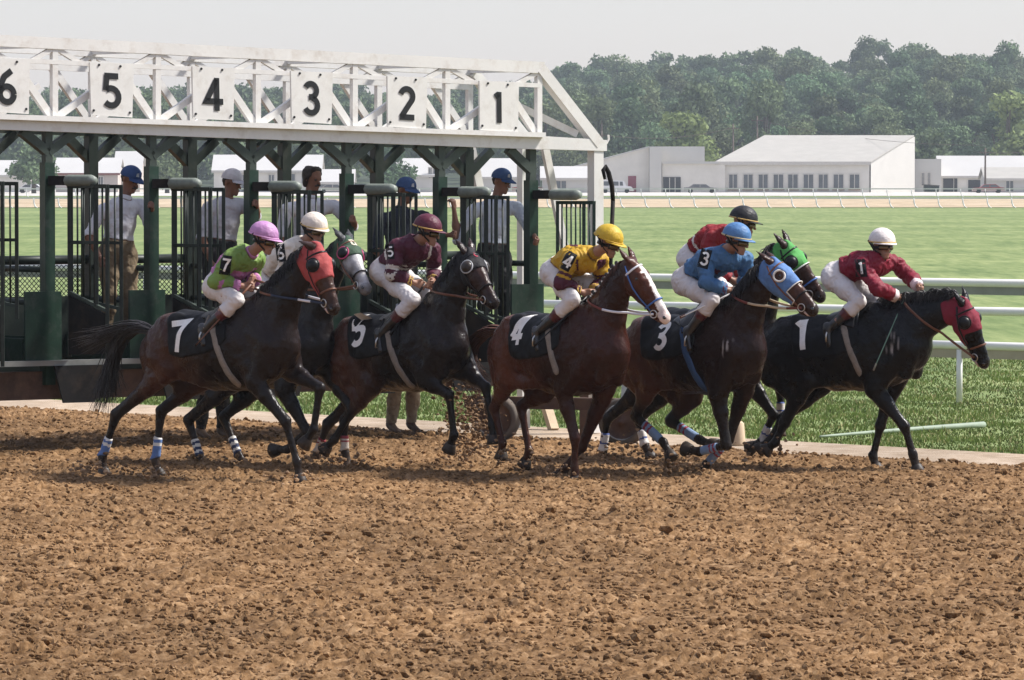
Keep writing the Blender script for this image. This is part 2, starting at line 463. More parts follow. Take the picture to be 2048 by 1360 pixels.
def bandnoise(ny, nx, dy, dx, lo, hi, seed):
    g = np.random.default_rng(seed).standard_normal((ny, nx))
    fy = np.fft.fftfreq(ny, dy)[:, None]; fx = np.fft.rfftfreq(nx, dx)[None]
    fr = np.sqrt(fy ** 2 + fx ** 2); w = np.exp(-(fr * lo) ** 2) * (1 - np.exp(-(fr * hi) ** 2))
    o = np.fft.irfft2(np.fft.rfft2(g) * w, s=(ny, nx)); return o / o.std()
def dirt_mat(name, c0, c1, c2, dark=0.0, sc=7.0):
    m = bpy.data.materials.new(name); m.use_nodes = True
    N = m.node_tree.nodes; L = m.node_tree.links; b = N['Principled BSDF']
    b.inputs['Roughness'].default_value = .95; b.inputs['Specular IOR Level'].default_value = .12
    ge = N.new('ShaderNodeNewGeometry')
    def nz(sc_, det=6, sx=1, sy=1):
        mp = N.new('ShaderNodeMapping'); mp.inputs['Scale'].default_value = (sx, sy, 1); L.new(ge.outputs['Position'], mp.inputs[0])
        n = N.new('ShaderNodeTexNoise'); n.inputs['Scale'].default_value = sc_; n.inputs['Detail'].default_value = det; n.inputs['Roughness'].default_value = .7
        L.new(mp.outputs[0], n.inputs['Vector']); return n.outputs[0]
    r = N.new('ShaderNodeValToRGB'); e = r.color_ramp.elements
    e[0].position = .34; e[0].color = (*c0, 1); e[1].position = .66; e[1].color = (*c2, 1); x = e.new(.5); x.color = (*c1, 1)
    L.new(nz(sc, 8), r.inputs[0])
    r2 = N.new('ShaderNodeMapRange'); r2.inputs[1].default_value = .38; r2.inputs[2].default_value = .62; r2.inputs[3].default_value = .78; r2.inputs[4].default_value = 1.12
    L.new(nz(.45, 4, 1, .35), r2.inputs[0])
    mu = N.new('ShaderNodeMix'); mu.data_type = 'RGBA'; mu.blend_type = 'MULTIPLY'; mu.inputs[0].default_value = 1
    cc = N.new('ShaderNodeCombineColor'); [L.new(r2.outputs[0], cc.inputs[i]) for i in range(3)]
    r3 = N.new('ShaderNodeMapRange'); r3.inputs[1].default_value = .60; r3.inputs[2].default_value = .70; r3.inputs[3].default_value = 0; r3.inputs[4].default_value = dark
    L.new(nz(sc * 2.6, 3, 1, .6), r3.inputs[0]); mk2 = N.new('ShaderNodeMix'); mk2.data_type = 'RGBA'; L.new(r3.outputs[0], mk2.inputs[0]); L.new(r.outputs[0], mk2.inputs[6]); mk2.inputs[7].default_value = (.045, .024, .012, 1)
    L.new(mk2.outputs[2], mu.inputs[6]); L.new(cc.outputs[0], mu.inputs[7]); L.new(mu.outputs[2], b.inputs['Base Color'])
    bp = N.new('ShaderNodeBump'); bp.inputs['Strength'].default_value = .7; bp.inputs['Distance'].default_value = .012
    L.new(nz(85, 4), bp.inputs['Height']); L.new(bp.outputs[0], b.inputs['Normal'])
    return m
M_DIRT = dirt_mat('harrowed_dirt', (.072, .036, .014), (.200, .113, .051), (.350, .221, .117), dark=.85, sc=11)
M_SAND = dirt_mat('packed_sand', (.30, .225, .155), (.40, .31, .225), (.48, .39, .30), sc=3)
M_CLOD = dirt_mat('loose_clod', (.10, .055, .028), (.24, .148, .082), (.40, .27, .17), sc=14)

# coarse dirt below and beyond the harrowed part in view
far = E0 - ED * 60; near_ = E1 + ED * 60
def flat(name, poly, z, m):
    P = [np.array([np.clip(p[0], -395, 395), np.clip(p[1], -1.5, 1590), z]) for p in poly]
    tag(meshobj(name, P, [tuple(range(len(P)))[::-1]], m), kind='structure')
flat('track_base', [far, near_, np.array([near_[0], -1.5, 0]), np.array([far[0] - 40, -1.5, 0]), np.array([far[0] - 40, far[1], 0])], .004, M_DIRT)
sf, sn = S0 - SD * 40, S1 + SD * 40
flat('sandy_edge', [E0 - ED * 40, E1 + ED * 40, sn - SN * .9, sf - SN * .9], .008, M_SAND)

DX, DY = .03, .05
X0, X1, Y0, Y1 = -9.5, 9.5, 24.5, 63.5
nx, ny = int((X1 - X0) / DX), int((Y1 - Y0) / DY)
Hn = bandnoise(ny, nx, DY, DX, .10, .28, 3)
Hn2 = bandnoise(ny, nx, DY, DX, .06, .13, 4)
Hl = bandnoise(ny, nx, DY, DX, .5, 2.5, 5)
XX, YY = np.meshgrid(X0 + DX * np.arange(nx), Y0 + DY * np.arange(ny))
furrow = np.sin((XX * SN[0] + YY * SN[1]) * 2 * math.pi / .62 + 1.4 * Hl)
patchy = np.clip(.75 + .35 * Hl, .25, 1.4)
ZZ = .034 + patchy * (.0065 * np.clip(Hn, -1.4, 2.2) + .0135 * np.clip(Hn2, -1.6, 2.2)) + .005 * furrow + .006 * Hl
PP = np.stack([XX, YY], -1)
sd_ = sdist(PP) + .10 * Hl + .05 * Hn
ZZ *= np.clip(-sd_ / .5, 0.12, 1)
ZZ = np.maximum(ZZ, .010)
fall = np.minimum(np.clip((XX - X0) / .4, 0, 1), np.clip((X1 - XX) / .4, 0, 1))
ZZ = ZZ * fall + .010 * (1 - fall)
vis = (np.abs(XX) < YY * .1024 * 1.15 + 2.0) & (sd_ < 0)
fk = vis[:-1, :-1] & vis[1:, :-1] & vis[:-1, 1:] & vis[1:, 1:]
ids = np.arange(nx * ny).reshape(ny, nx)
q = np.stack([ids[:-1, :-1], ids[:-1, 1:], ids[1:, 1:], ids[1:, :-1]], -1)[fk]
u, inv = np.unique(q, return_inverse=True)
vv = np.stack([XX.ravel()[u], YY.ravel()[u], ZZ.ravel()[u]], 1)
tag(meshobj('dirt_track', vv, inv.reshape(-1, 4), M_DIRT, smooth=True), kind='structure')
def zdirt(x, y):
    i = int((x - X0) / DX); j = int((y - Y0) / DY)
    return float(ZZ[j, i]) if 0 <= i < nx and 0 <= j < ny and sdist(np.array([x, y])) < 0 else .006

# loose clods lying on the harrowed dirt
def clod_cloud(pts, sizes, seed=1):
    g = np.random.default_rng(seed)
    ico = np.array([(0, 0, 1), (.9, 0, .4), (.28, .85, .4), (-.72, .53, .4), (-.72, -.53, .4), (.28, -.85, .4), (.72, .53, -.4), (-.28, .85, -.4), (-.9, 0, -.4), (-.28, -.85, -.4), (.72, -.53, -.4), (0, 0, -1)])
    fi = np.array([(0, 1, 2), (0, 2, 3), (0, 3, 4), (0, 4, 5), (0, 5, 1), (1, 6, 2), (2, 7, 3), (3, 8, 4), (4, 9, 5), (5, 10, 1), (6, 7, 2), (7, 8, 3), (8, 9, 4), (9, 10, 5), (10, 6, 1), (11, 7, 6), (11, 8, 7), (11, 9, 8), (11, 10, 9), (11, 6, 10)])
    n = len(pts)
    V = ico[None] * g.uniform(.6, 1.25, (n, 12, 1)) * np.asarray(sizes)[:, None, None] * g.uniform(.7, 1.25, (n, 1, 3)) * [1.1, 1.1, .85] + np.asarray(pts)[:, None]
    return V.reshape(-1, 3), (fi[None] + 12 * np.arange(n)[:, None, None]).reshape(-1, 3)
gc = np.random.default_rng(17)
def scatter(n, s0, s1, pw, sink, seed):
    y = 25.2 + 33 * gc.random(n * 2) ** 1.15; x = gc.uniform(-1, 1, n * 2) * (y * .1024 * 1.1 + .4)
    cl = bandnoise(256, 256, 1, 1, 2, 9, seed)[(y * 9).astype(int) % 256, ((x + 20) * 9).astype(int) % 256]
    ok = (sdist(np.stack([x, y], 1)) < -.02 + .10 * cl) & (gc.random(n * 2) < .55 + .35 * cl); x, y = x[ok][:n], y[ok][:n]
    s = s0 + (s1 - s0) * gc.random(len(x)) ** pw
    z = np.array([zdirt(a, b) for a, b in zip(x, y)]) + s * sink
    return np.stack([x, y, z], 1), s
p1, s1_ = scatter(36000, .009, .027, 1.5, .15, 1); p2, s2_ = scatter(12000, .007, .016, 1.5, .4, 2); p3, s3_ = scatter(260, .030, .050, 1.2, .3, 3)
v, f = clod_cloud(np.vstack([p1, p2, p3]), np.concatenate([s1_, s2_, s3_]))
tag(meshobj('dirt_clods', v, f, M_DIRT), kind='stuff')
# ------------------------------------------------------------------ racehorses
M_COAT = mk('horse_coat', (1, 1, 1), rough=.42, var=.30, scale=9, bump=.6, bscale=20, spec=.19, attr='coat')
def _coat_rough():
    N = M_COAT.node_tree.nodes; L_ = M_COAT.node_tree.links; tc = N.new('ShaderNodeTexCoord'); n = N.new('ShaderNodeTexNoise'); n.inputs['Scale'].default_value = 6; n.inputs['Detail'].default_value = 7; n.inputs['Roughness'].default_value = .7
    L_.new(tc.outputs['Object'], n.inputs['Vector']); r = N.new('ShaderNodeMapRange'); r.inputs[1].default_value = .35; r.inputs[2].default_value = .65; r.inputs[3].default_value = .20; r.inputs[4].default_value = .42
    L_.new(n.outputs[0], r.inputs[0]); L_.new(r.outputs[0], N['Principled BSDF'].inputs['Roughness'])
_coat_rough()
M_HOOF = mk('hoof_horn', (.026, .018, .013), rough=.55, var=.4, scale=18, dirt=(.17, .10, .055), dirt_amt=.5, dscale=16)
M_HAIR = mk('dark_horsehair', (.012, .009, .008), rough=.45, var=.4, scale=30, spec=.5)
M_HAIRC = mk('chestnut_horsehair', (.085, .030, .014), rough=.45, var=.4, scale=30, spec=.5)
M_BLACKCLOTH = mk('black_cloth', (.006, .006, .007), spec=.15, rough=.55, var=.3, scale=20, bump=.15, bscale=40)
M_LEATHER = mk('black_leather', (.008, .007, .007), rough=.36, var=.3, scale=20, spec=.25)
M_BROWNLEATHER = mk('brown_leather', (.14, .055, .028), rough=.45, var=.3, scale=25)
M_WEB = mk('girth_webbing', (.21, .18, .15), rough=.8, var=.25, scale=30, bump=.2, bscale=120)
M_WHITE = mk('white_print', (.74, .72, .68), rough=.6, var=.1, scale=30)
M_BLACKGLOSS = mk('black_plastic_cup', (.006, .006, .007), rough=.42, var=.1, spec=.25)
M_METAL = mk('bit_steel', (.55, .54, .52), rough=.28, metal=1.0, var=.1)
M_EYE = mk('dark_eye', (.008, .006, .005), rough=.08, spec=.8, var=0)
M_LIP = mk('pale_lip', (.55, .42, .38), rough=.4, var=.15, scale=30)
_cl = {}
def cloth(rgb, rough=.62, sheen=.15):
    k = (rgb, rough)
    if k not in _cl: _cl[k] = mk('cloth_%d' % len(_cl), rgb, rough=rough, var=.20, scale=14, bump=.45, bscale=26, spec=.3)
    return _cl[k]

def strand_mesh(strands, r0, n=3):
    """tapering hairs: list of point lists"""
    V, Fq = [], []
    for P in strands:
        P = np.asarray(P, float); k = len(P); T = np.gradient(P, axis=0); T /= np.maximum(np.linalg.norm(T, axis=1), 1e-9)[:, None]
        a = np.cross(T, [.3, .8, .52]); a /= np.maximum(np.linalg.norm(a, axis=1), 1e-9)[:, None]; b = np.cross(T, a)
        rr = r0 * (1 - np.linspace(0, 1, k) ** 1.5 * .85); base = len(V)
        for i in range(k):
            for j in range(n):
                t = 2 * math.pi * j / n; V.append(P[i] + rr[i] * (a[i] * math.cos(t) + b[i] * math.sin(t)))
        Fq += [(base + i * n + j, base + i * n + (j + 1) % n, base + (i + 1) * n + (j + 1) % n, base + (i + 1) * n + j) for i in range(k - 1) for j in range(n)]
    return V, Fq

def bez(P, n):
    P = np.asarray(P, float); t = np.linspace(0, 1, n)[:, None]; k = len(P) - 1
    return sum(math.comb(k, i) * (1 - t) ** (k - i) * t ** i * P[i] for i in range(k + 1))

TRUNK = [  # x, top, bottom, half width
 (.40, -.36, -.60, .085), (.32, -.22, -.70, .150), (.17, -.09, -.775, .205), (0, -.005, -.80, .225), (-.2, -.045, -.80, .265), (-.42, -.085, -.77, .285),
 (-.62, -.055, -.65, .27), (-.80, -.015, -.57, .26), (-.97, -.05, -.60, .24), (-1.10, -.15, -.62, .185), (-1.19, -.30, -.58, .12)]

class Horse: pass
def horse(name, label, S, group='racehorses breaking from the gate'):
    H = Horse(); psi = R(S['yaw']); d = S['d']
    wx, wy = S['withers']
    w = U(wx, wy, d)
    O = np.array([w[0], w[1], 0.0])
    root = empty(name, tuple(O), -psi, label, 'horse', group)
    hx = np.array([math.cos(psi), -math.sin(psi), 0]); hy = np.array([math.sin(psi), math.cos(psi), 0])
    Rm = np.stack([hx, hy, [0, 0, 1]])                                  # world -> local rows
    def loc(p): return Rm @ (np.asarray(p) - O)
    def wld(p): return O + np.asarray(p) @ Rm
    def lp(px, py, lat): return loc(onplane(px, py, O + hy * lat, hy))
    H.root, H.O, H.loc, H.wld, H.lp, H.hx, H.hy, H.S = root, O, loc, wld, lp, hx, hy, S
    w0 = lp(wx, wy, 0); c0 = lp(*S['croup'], 0)
    pit = math.atan2(w0[2] - c0[2] - .02, w0[0] - c0[0])
    sc = S.get('scale', 1.0)
    cp_, sp_ = math.cos(pit), math.sin(pit)
    def tp(x, z, y=0): return np.array([w0[0] + sc * (x * cp_ - z * sp_), sc * y, w0[2] + sc * (x * sp_ + z * cp_)])
    def itp(V):
        q = (V - w0) / sc; return np.stack([q[:, 0] * cp_ + q[:, 2] * sp_, q[:, 1], -q[:, 0] * sp_ + q[:, 2] * cp_], 1)
    H.tp, H.itp = tp, itp
    print(name, S['n'], 'withers z %.2f' % w0[2], 'croup len %.2f' % (np.linalg.norm(w0 - c0)), 'pitch %.1f' % math.degrees(pit))
    pr = []
    Pm = lambda *a, **k: pr.append(Prim(*a, **k))
    K = .014
    for (a, b) in zip(TRUNK[:-1], TRUNK[1:]):
        Pm(tp(a[0], (a[1] + a[2]) / 2), tp(b[0], (b[1] + b[2]) / 2), (a[3] * sc, (a[1] - a[2]) / 2 * sc), (b[3] * sc, (b[1] - b[2]) / 2 * sc), k=K, tag='trunk')
    # ---- legs
    hoofs = []
    def fore(sd_, J, nm):
        e, kn, fe, ho = [lp(*J[i], sd_ * l) for i, l in enumerate((.15, .125, .105, .10))]
        sh = tp(.27, -.46, sd_ * .14)
        Pm(tp(.0, -.12, sd_ * .12), sh, (.070, .14), (.075, .115), k=.009, tag='shoulder')
        Pm(tp(.35, -.48, sd_ * .085), tp(.25, -.70, sd_ * .10), (.070, .070), (.060, .065), k=.010, tag='pec')
        Pm(sh, e, (.078, .105), (.070, .10), k=.010, tag='shoulder')
        Pm(tp(-.05, -.40, sd_ * .17), e, (.070, .115), (.062, .090), k=.009, tag='shoulder')
        m1 = e + (kn - e) * .35; m2 = e + (kn - e) * .8
        Pm(e, m1, (.068, .098), (.058, .076), k=.01, tag='forearm_' + nm)
        Pm(m1, m2, (.058, .076), (.041, .050), k=.008, tag='forearm2_' + nm)
        Pm(m2, kn + (kn - m2) * .1, (.042, .050), (.045, .054), k=.006, tag='knee_' + nm)
        c1 = kn + (fe - kn) * .18
        Pm(kn, c1, (.045, .053), (.033, .040), k=.006, tag='knee_' + nm)
        Pm(c1, fe, (.028, .038), (.028, .037), k=.005, tag='cannon_' + nm)
        foot(fe, ho, nm)
        print('   fore', nm, 'forearm %.2f cannon %.2f pastern %.2f' % (np.linalg.norm(kn - e), np.linalg.norm(fe - kn), np.linalg.norm(ho - fe)), 'hoof z %.2f' % ho[2])
        return e, kn, fe, ho
    def foot(fe, ho, nm):
        dr = nrm(ho - fe); L = np.linalg.norm(ho - fe)
        Pm(fe - dr * .015, fe + dr * .01, (.038, .047), (.038, .045), k=.005, tag='fetlock_' + nm)
        Pm(fe, fe + dr * L * .62, (.032, .036), (.037, .042), k=.005, tag='pastern_' + nm)
        hoofs.append((fe, ho, nm))
    def hind(sd_, J, nm):
        st, hk, fe, ho = [lp(*J[i], sd_ * l) for i, l in enumerate((.17, .125, .11, .105))]
        Pm(tp(-.80, -.16, sd_ * .12), tp(-.92, -.42, sd_ * .15), (.12, .20), (.115, .22), k=.012, tag='haunch')
        Pm(tp(-.88, -.36, sd_ * .15), st, (.11, .21), (.085, .13), k=.011, tag='haunch')
        g1 = st + (hk - st) * .42; g2 = st + (hk - st) * .82
        Pm(tp(-1.06, -.26, sd_ * .09), tp(-1.05, -.56, sd_ * .12), (.095, .13), (.085, .12), k=.010, tag='haunch')
        Pm(tp(-1.05, -.50, sd_ * .12), g1, (.085, .13), (.05, .07), k=.018, tag='haunch')
        Pm(st, tp(-.52, -.66, sd_ * .17), (.055, .09), (.04, .06), k=.02, tag='haunch')
        Pm(st, g1, (.078, .11), (.056, .082), k=.012, tag='gaskin_' + nm)
        Pm(g1, g2, (.058, .086), (.040, .056), k=.009, tag='gaskin2_' + nm)
        Pm(g2, hk, (.040, .056), (.041, .058), k=.006, tag='hock_' + nm)
        dr = nrm(hk - st); bk = nrm(np.array([-1, 0, .35]))
        Pm(g2 + bk * .022, hk + bk * .028, (.018, .022), (.024, .028), k=.006, tag='hock_' + nm)
        c1 = hk + (fe - hk) * .25
        Pm(hk, c1, (.042, .060), (.033, .044), k=.006, tag='hock_' + nm)
        Pm(c1, fe, (.030, .041), (.029, .038), k=.005, tag='cannon_' + nm)
        foot(fe, ho, nm)
        print('   hind', nm, 'gaskin %.2f cannon %.2f pastern %.2f' % (np.linalg.norm(hk - st), np.linalg.norm(fe - hk), np.linalg.norm(ho - fe)), 'hoof z %.2f' % ho[2])
        return st, hk, fe, ho
    H.legs = {'fn': fore(-1, S['fn'], 'fn'), 'ff': fore(1, S['ff'], 'ff'), 'hn': hind(-1, S['hn'], 'hn'), 'hf': hind(1, S['hf'], 'hf')}
    # ---- head and neck
    HL = .60 * sc
    pp = S['poll']; mz = S['muzzle']; plat = S.get('poll_lat', -.02)
    poll = lp(*pp, plat)
    pw = wld(poll); r1 = ray(*mz)
    tproj = pw[1] / r1[1]; q0 = CAM + r1 * tproj; dl = np.linalg.norm(q0 - pw)
    dep = math.sqrt(max(HL ** 2 - dl ** 2, 0)); print('   head proj %.2f depth %.2f' % (dl, dep))
    mw = CAM + r1 * ((pw[1] - dep) / r1[1])
    axw = nrm(mw - pw)
    al = R(S['face']); dw = np.array([math.cos(al), -math.sin(al), .25]); dw = nrm(dw - axw * np.dot(dw, axw))
    ax_, dn = Rm @ axw, Rm @ dw; lt = np.cross(dn, ax_); lt = nrm(lt)   # lateral: towards the horse's left
    if lt[1] < 0: lt = -lt
    muz = poll + ax_ * HL
    H.poll, H.ax, H.dn, H.lt, H.muz = poll, ax_, dn, lt, muz
    def hd(a, b, l=0): return poll + ax_ * a * sc + dn * b * sc + lt * l * sc
    H.hd = hd
    HS = [(-.01, .055, .075, -.015), (.10, .088, .115, -.035), (.19, .094, .128, -.045), (.28, .078, .112, -.032), (.38, .056, .083, -.012), (.47, .047, .066, -.004), (.545, .050, .060, -.006), (.575, .046, .052, -.010)]
    for a, b in zip(HS[:-1], HS[1:]):
        Pm(hd(a[0], a[3]), hd(b[0], b[3]), (a[1] * sc, a[2] * sc), (b[1] * sc, b[2] * sc), side=lt, k=.010, tag='head')
    op = S.get('mouth', 0)
    Pm(hd(.24, -.095), hd(.50, -.075 - op), (.040, .032), (.030, .026), side=lt, k=.008, tag='jaw')
    Pm(hd(.50, -.073 - op), hd(.545, -.062 - op), (.031, .027), (.026, .02), side=lt, k=.006, tag='jaw')
    for sgn in (-1, 1):
        Pm(hd(.13, .045, sgn * .066), hd(.18, .03, sgn * .072), .026, .022, side=lt, k=.008, tag='head')
        Pm(hd(.56, .018, sgn * .034), hd(.575, -.002, sgn * .036), .022, .018, side=lt, k=.006, tag='head')
        eb = hd(-.01, .02, sgn * .045)
        ed = nrm(-ax_ * S.get('ear', (.9, .35))[0] + dn * S.get('ear', (.9, .35))[1] + lt * sgn * .22)
        Pm(eb, eb + ed * .07, (.032, .024), (.040, .020), side=lt, k=.006, tag='ear')
        Pm(eb + ed * .07, eb + ed * .165, (.040, .019), (.009, .007), side=lt, k=.005, tag='ear')
    nb = [tp(.02, -.24), tp(.20, -.33)]
    P0 = tp(.13, -.33); P3 = hd(.03, -.055); mid = (P0 + P3) / 2
    ndir = nrm(P3 - P0); up = nrm(np.cross(ndir, [0, 1, 0])); up = up if up[2] > 0 or up[0] < 0 else -up
    if np.dot(up, [-.6, 0, 1]) < 0: up = -up
    C = bez([P0, P0 + (P3 - P0) * .4 + up * S.get('arch', .03), P0 + (P3 - P0) * .75 + up * S.get('arch', .03) * 1.5, P3], 7)
    NW = [(.155, .33), (.138, .275), (.118, .220), (.100, .180), (.086, .152), (.076, .130), (.068, .112)]
    for i in range(6):
        Pm(C[i], C[i + 1], tuple(sc * x for x in NW[i]), tuple(sc * x for x in NW[i + 1]), k=.02 if i < 3 else .012, tag='neck')
    Pm(tp(.36, -.40), tp(.34, -.54), (.10, .06), (.11, .06), k=.014, tag='pec')
    for sg in (-1, 1):     # muscle planes that catch the light
        Pm(tp(-.03, -.13, sg * .145), tp(.20, -.40, sg * .165), (.040, .075), (.045, .085), k=.005, tag='shoulder')
        Pm(tp(-.11, -.47, sg * .195), tp(.06, -.62, sg * .175), (.048, .105), (.050, .085), k=.005, tag='shoulder')
        Pm(C[3] + np.array([0, sg * .045, -.02]), tp(.29, -.38, sg * .105), (.050, .075), (.052, .080), k=.006, tag='neck')
        Pm(tp(-.72, -.13, sg * .15), tp(-1.0, -.20, sg * .135), (.085, .095), (.075, .085), k=.006, tag='haunch')
        Pm(tp(-1.0, -.26, sg * .155), tp(-.90, -.58, sg * .185), (.060, .095), (.055, .085), k=.005, tag='haunch')
        Pm(tp(-.74, -.26, sg * .185), tp(-.70, -.50, sg * .195), (.055, .085), (.050, .075), k=.005, tag='haunch')
        Pm(tp(-.30, -.40, sg * .205), tp(-.62, -.36, sg * .205), (.085, .20), (.080, .17), k=.012, tag='trunk')
    # ---- mesh and coat
    V, Q = sdf_mesh(pr, .0145)
    N = vnormals(V, Q); bi, bt = nearest(pr, V)
    mus = np.array([.7 * noise.noise(Vector((p[0] * 6, p[1] * 6, p[2] * 4))) + 1.1 * (.25 - abs(noise.noise(Vector((p[0] * 8 + 3.1, p[1] * 6, p[2] * 5 + S['n']))))) + .35 * noise.noise(Vector(p * 17)) for p in V])
    V = V + N * (mus * np.where(np.isin(np.array([p.tag for p in pr])[bi], ['trunk', 'shoulder', 'haunch', 'neck', 'pec']), .0120, .0030))[:, None]
    N = vnormals(V, Q)
    tags = np.array([p.tag for p in pr]); vt = tags[bi]
    H.V, H.Q, H.N, H.vt, H.bt = V, Q, N, vt, bt
    base = np.array(S['coat']); dark = np.array(S.get('points', (.012, .009, .008)))
    blk = np.zeros(len(V))
    for i, t in enumerate(vt):
        k = t.split('_')[0]
        if k in ('knee', 'cannon', 'fetlock', 'pastern', 'hock'): blk[i] = 1
        elif k == 'forearm2': blk[i] = .25 + .75 * bt[i]
        elif k == 'gaskin2': blk[i] = .15 + .85 * bt[i]
        elif k == 'forearm': blk[i] = .25 * bt[i]
        elif k == 'ear': blk[i] = .35
    hcol = np.array(S.get('headcol', S['coat']))
    ha = (V - poll) @ ax_ / sc; hb = (V - poll) @ dn / sc; hl = (V - poll) @ lt / sc
    ishead = np.isin(vt, ['head', 'jaw'])
    blk = np.maximum(blk, np.where(ishead, np.clip((ha - .47) / .1, 0, 1) * .8, 0))
    blk *= S.get('blk', 1.0)
    T = itp(V)
    nz_ = np.array([noise.noise(Vector(p * 3.1)) for p in V]); nz2 = np.array([noise.noise(Vector(p * 9.0)) for p in V])
    wet = np.clip(np.array([noise.noise(Vector((p[0] * 2.2, p[1] * 2.2, p[2] * 1.4 + 5))) for p in V]) * 3, -1, 1)
    tone = 1 + .30 * nz_ + .16 * nz2 - .28 * wet
    c = base[None] * tone[:, None]
    if 'rump' in S:      # paler red-brown haunch and flank than the forehand, as a bay coat has
        rw = np.clip((-T[:, 0] - .35) / .5, 0, 1)[:, None]; c = c * (1 - rw) + np.array(S['rump'])[None] * tone[:, None] * rw
    c = np.where((ishead | (vt == 'ear'))[:, None], hcol[None] * tone[:, None], c)
    c = c * (1 - blk[:, None]) + dark[None] * blk[:, None]
    hoofc = np.array(S.get('hoof', (.045, .032, .024)))
    ih = np.char.startswith(vt.astype(str), 'hoof'); c[ih] = hoofc * (1 + .4 * nz2[ih])[:, None]
    if S.get('face_grey'):
        g = ishead & (ha > -.05); nz3 = np.array([noise.noise(Vector(p * 24)) for p in V]); gg = (.25 + .20 * np.clip(hb / .08, -1, 1) + .22 * nz2 + .14 * nz3)
        c[g] = np.clip(gg, .05, .55)[g, None] * np.array([1, .97, .98]); c[ishead & (ha > .53)] *= .5
        e_ = vt == 'ear'; c[e_] = .05
    if S.get('blaze'):
        wd = .020 + .022 * np.clip((ha - .05) / .5, 0, 1) + .006 * nz2
        wd = np.where(ha > .40, .045, wd)
        bz = ishead & (hb > .012) & (np.abs(hl + .004) < wd) & (ha > .05); c[bz] = (.72, .66, .62)
        c[ishead & (ha > .50) & (hb > -.03)] = (.66, .54, .50)
    if S.get('dust'):    # dried dirt thrown on to the lower legs
        zf = np.clip((.40 - V[:, 2]) / .4, 0, 1) * np.clip(.5 + nz2, 0, 1) * S['dust']; c = c * (1 - zf[:, None]) + np.array([.17, .10, .055]) * zf[:, None]
    for (px_, py_, r_) in S.get('lather', ()):   # streaks of dried white lather on the shoulder
        ct = lp(px_, py_, -.24)
        dd = np.hypot((V[:, 0] - ct[0]) / .8, (V[:, 2] - ct[2]) / 1.3)
        st_ = np.array([noise.noise(Vector((p[0] * 42, p[1] * 5, p[2] * 5))) for p in V]) * 2.4 - .3
        lw = (V[:, 1] < 0) * np.clip((r_ - dd) / r_ * 2.2, 0, 1) * np.clip(st_ * 2.4 - .45 + .6 * nz2, 0, .9)
        c = c * (1 - lw[:, None]) + np.array([.46, .43, .42]) * lw[:, None]
    body = meshobj('body', V, Q, M_COAT, root, True, local=True, col=np.clip(c, .002, 1))
    H.body = body
    bvh = BVHTree.FromPolygons([Vector(p) for p in V], [tuple(map(int, f)) for f in Q]); H.bvh = bvh
    for fe, ho, nm in hoofs:
        dr = nrm(ho - fe); Lh = np.linalg.norm(ho - fe); top = fe + dr * Lh * .52
        planted = ho[2] < .07
        hv = []; n = 14
        fwd = nrm(np.array([1, 0, 0]) - dr * dr[0]); sdv = np.cross(dr, fwd)
        for (t, r, e) in ((0, .040, 1.0), (.12, .046, 1.05), (.55, .055, 1.08), (1, .063, 1.12), (1.0, .05, 1.1)):
            for j in range(n):
                a = 2 * math.pi * j / n
                p = top + (ho + dr * .012 - top) * t + fwd * math.cos(a) * r * e * (1.1 if math.cos(a) > 0 else .95) + sdv * math.sin(a) * r
                if t == 1.0 and planted: p[2] = .012
                hv.append(p)
        hf = [(i * n + j, i * n + (j + 1) % n, (i + 1) * n + (j + 1) % n, (i + 1) * n + j) for i in range(4) for j in range(n)] + [tuple(range(4 * n, 5 * n))]
        mb = MB(); mb.add(hv, hf); o = meshobj('hoof', mb.v, mb.f, S.get('hoof_mat', M_HOOF), root, True, local=True)
    # ---- points on the head's surface (a along the head, angle from the forehead towards the camera side)
    def hs(a, ang, off=.006, b0=-.02):
        cc = hd(a, b0); dr = nrm(dn * math.cos(R(ang)) - lt * math.sin(R(ang)))
        h = bvh.ray_cast(Vector(cc), Vector(dr), .4)
        p = np.array(h[0]) if h[0] is not None else cc + dr * .08
        return p + dr * off
    H.hs = hs
    def strap(pts, r=.009, flat=.5): return MB().tube(pts, r, 6, flat=flat)
    def part(mb, nm, m, parent=root, smooth=True):
        o = meshobj(nm, mb.v, mb.f, m, parent, smooth, local=True, fm=mb.m); return o
    H.part = part
    # eyes, nostrils
    for sgn in (-1, 1):
        e = hs(.155, sgn * 68, -.006); mb = MB()
        mb.lathe(e, lt, [(-.017, .003), (-.012, .012), (0, .018), (.012, .012), (.017, .003)], 10); part(mb, 'eye', M_EYE)
        e = hs(.565, sgn * 48, -.006); mb = MB()
        mb.lathe(e, nrm(lt * -sgn + dn * .9 + ax_ * .2), [(-.004, .010), (.004, .017), (.007, .013), (.0075, .002)], 10); part(mb, 'nostril', M_EYE)
    if S.get('lip'):
        mb = MB(); mb.tube([hd(.525, -.052 - op * .5, .034), hd(.565, -.048 - op * .6, .022), hd(.575, -.046 - op * .6, 0), hd(.565, -.048 - op * .6, -.022), hd(.525, -.052 - op * .5, -.034)], .013, 6); part(mb, 'lip', M_LIP)
    # hood
    if 'hood' in S:
        hm = cloth(S['hood'], .75)
        ex = S.get('hood_len', .33)
        mask = (ishead | (vt == 'neck')) & (ha > -.085) & (hb > -.185) & (ha < ex + np.where(hb < -.05, .10, 0) * S.get('hood_cheek', 1))
        if S.get('hood_style') == 'ring':
            ce = hs(.155, 72, 0); mask &= np.linalg.norm(V - ce, axis=1) > .048
            ce = hs(.155, -72, 0); mask &= np.linalg.norm(V - ce, axis=1) > .048
        hv, hq, hu = shell(V, Q, N, mask, .008, rim=.008, bsm=8)
        hood = meshobj('hood', hv, hq, hm, root, True, local=True); H.hood = hood
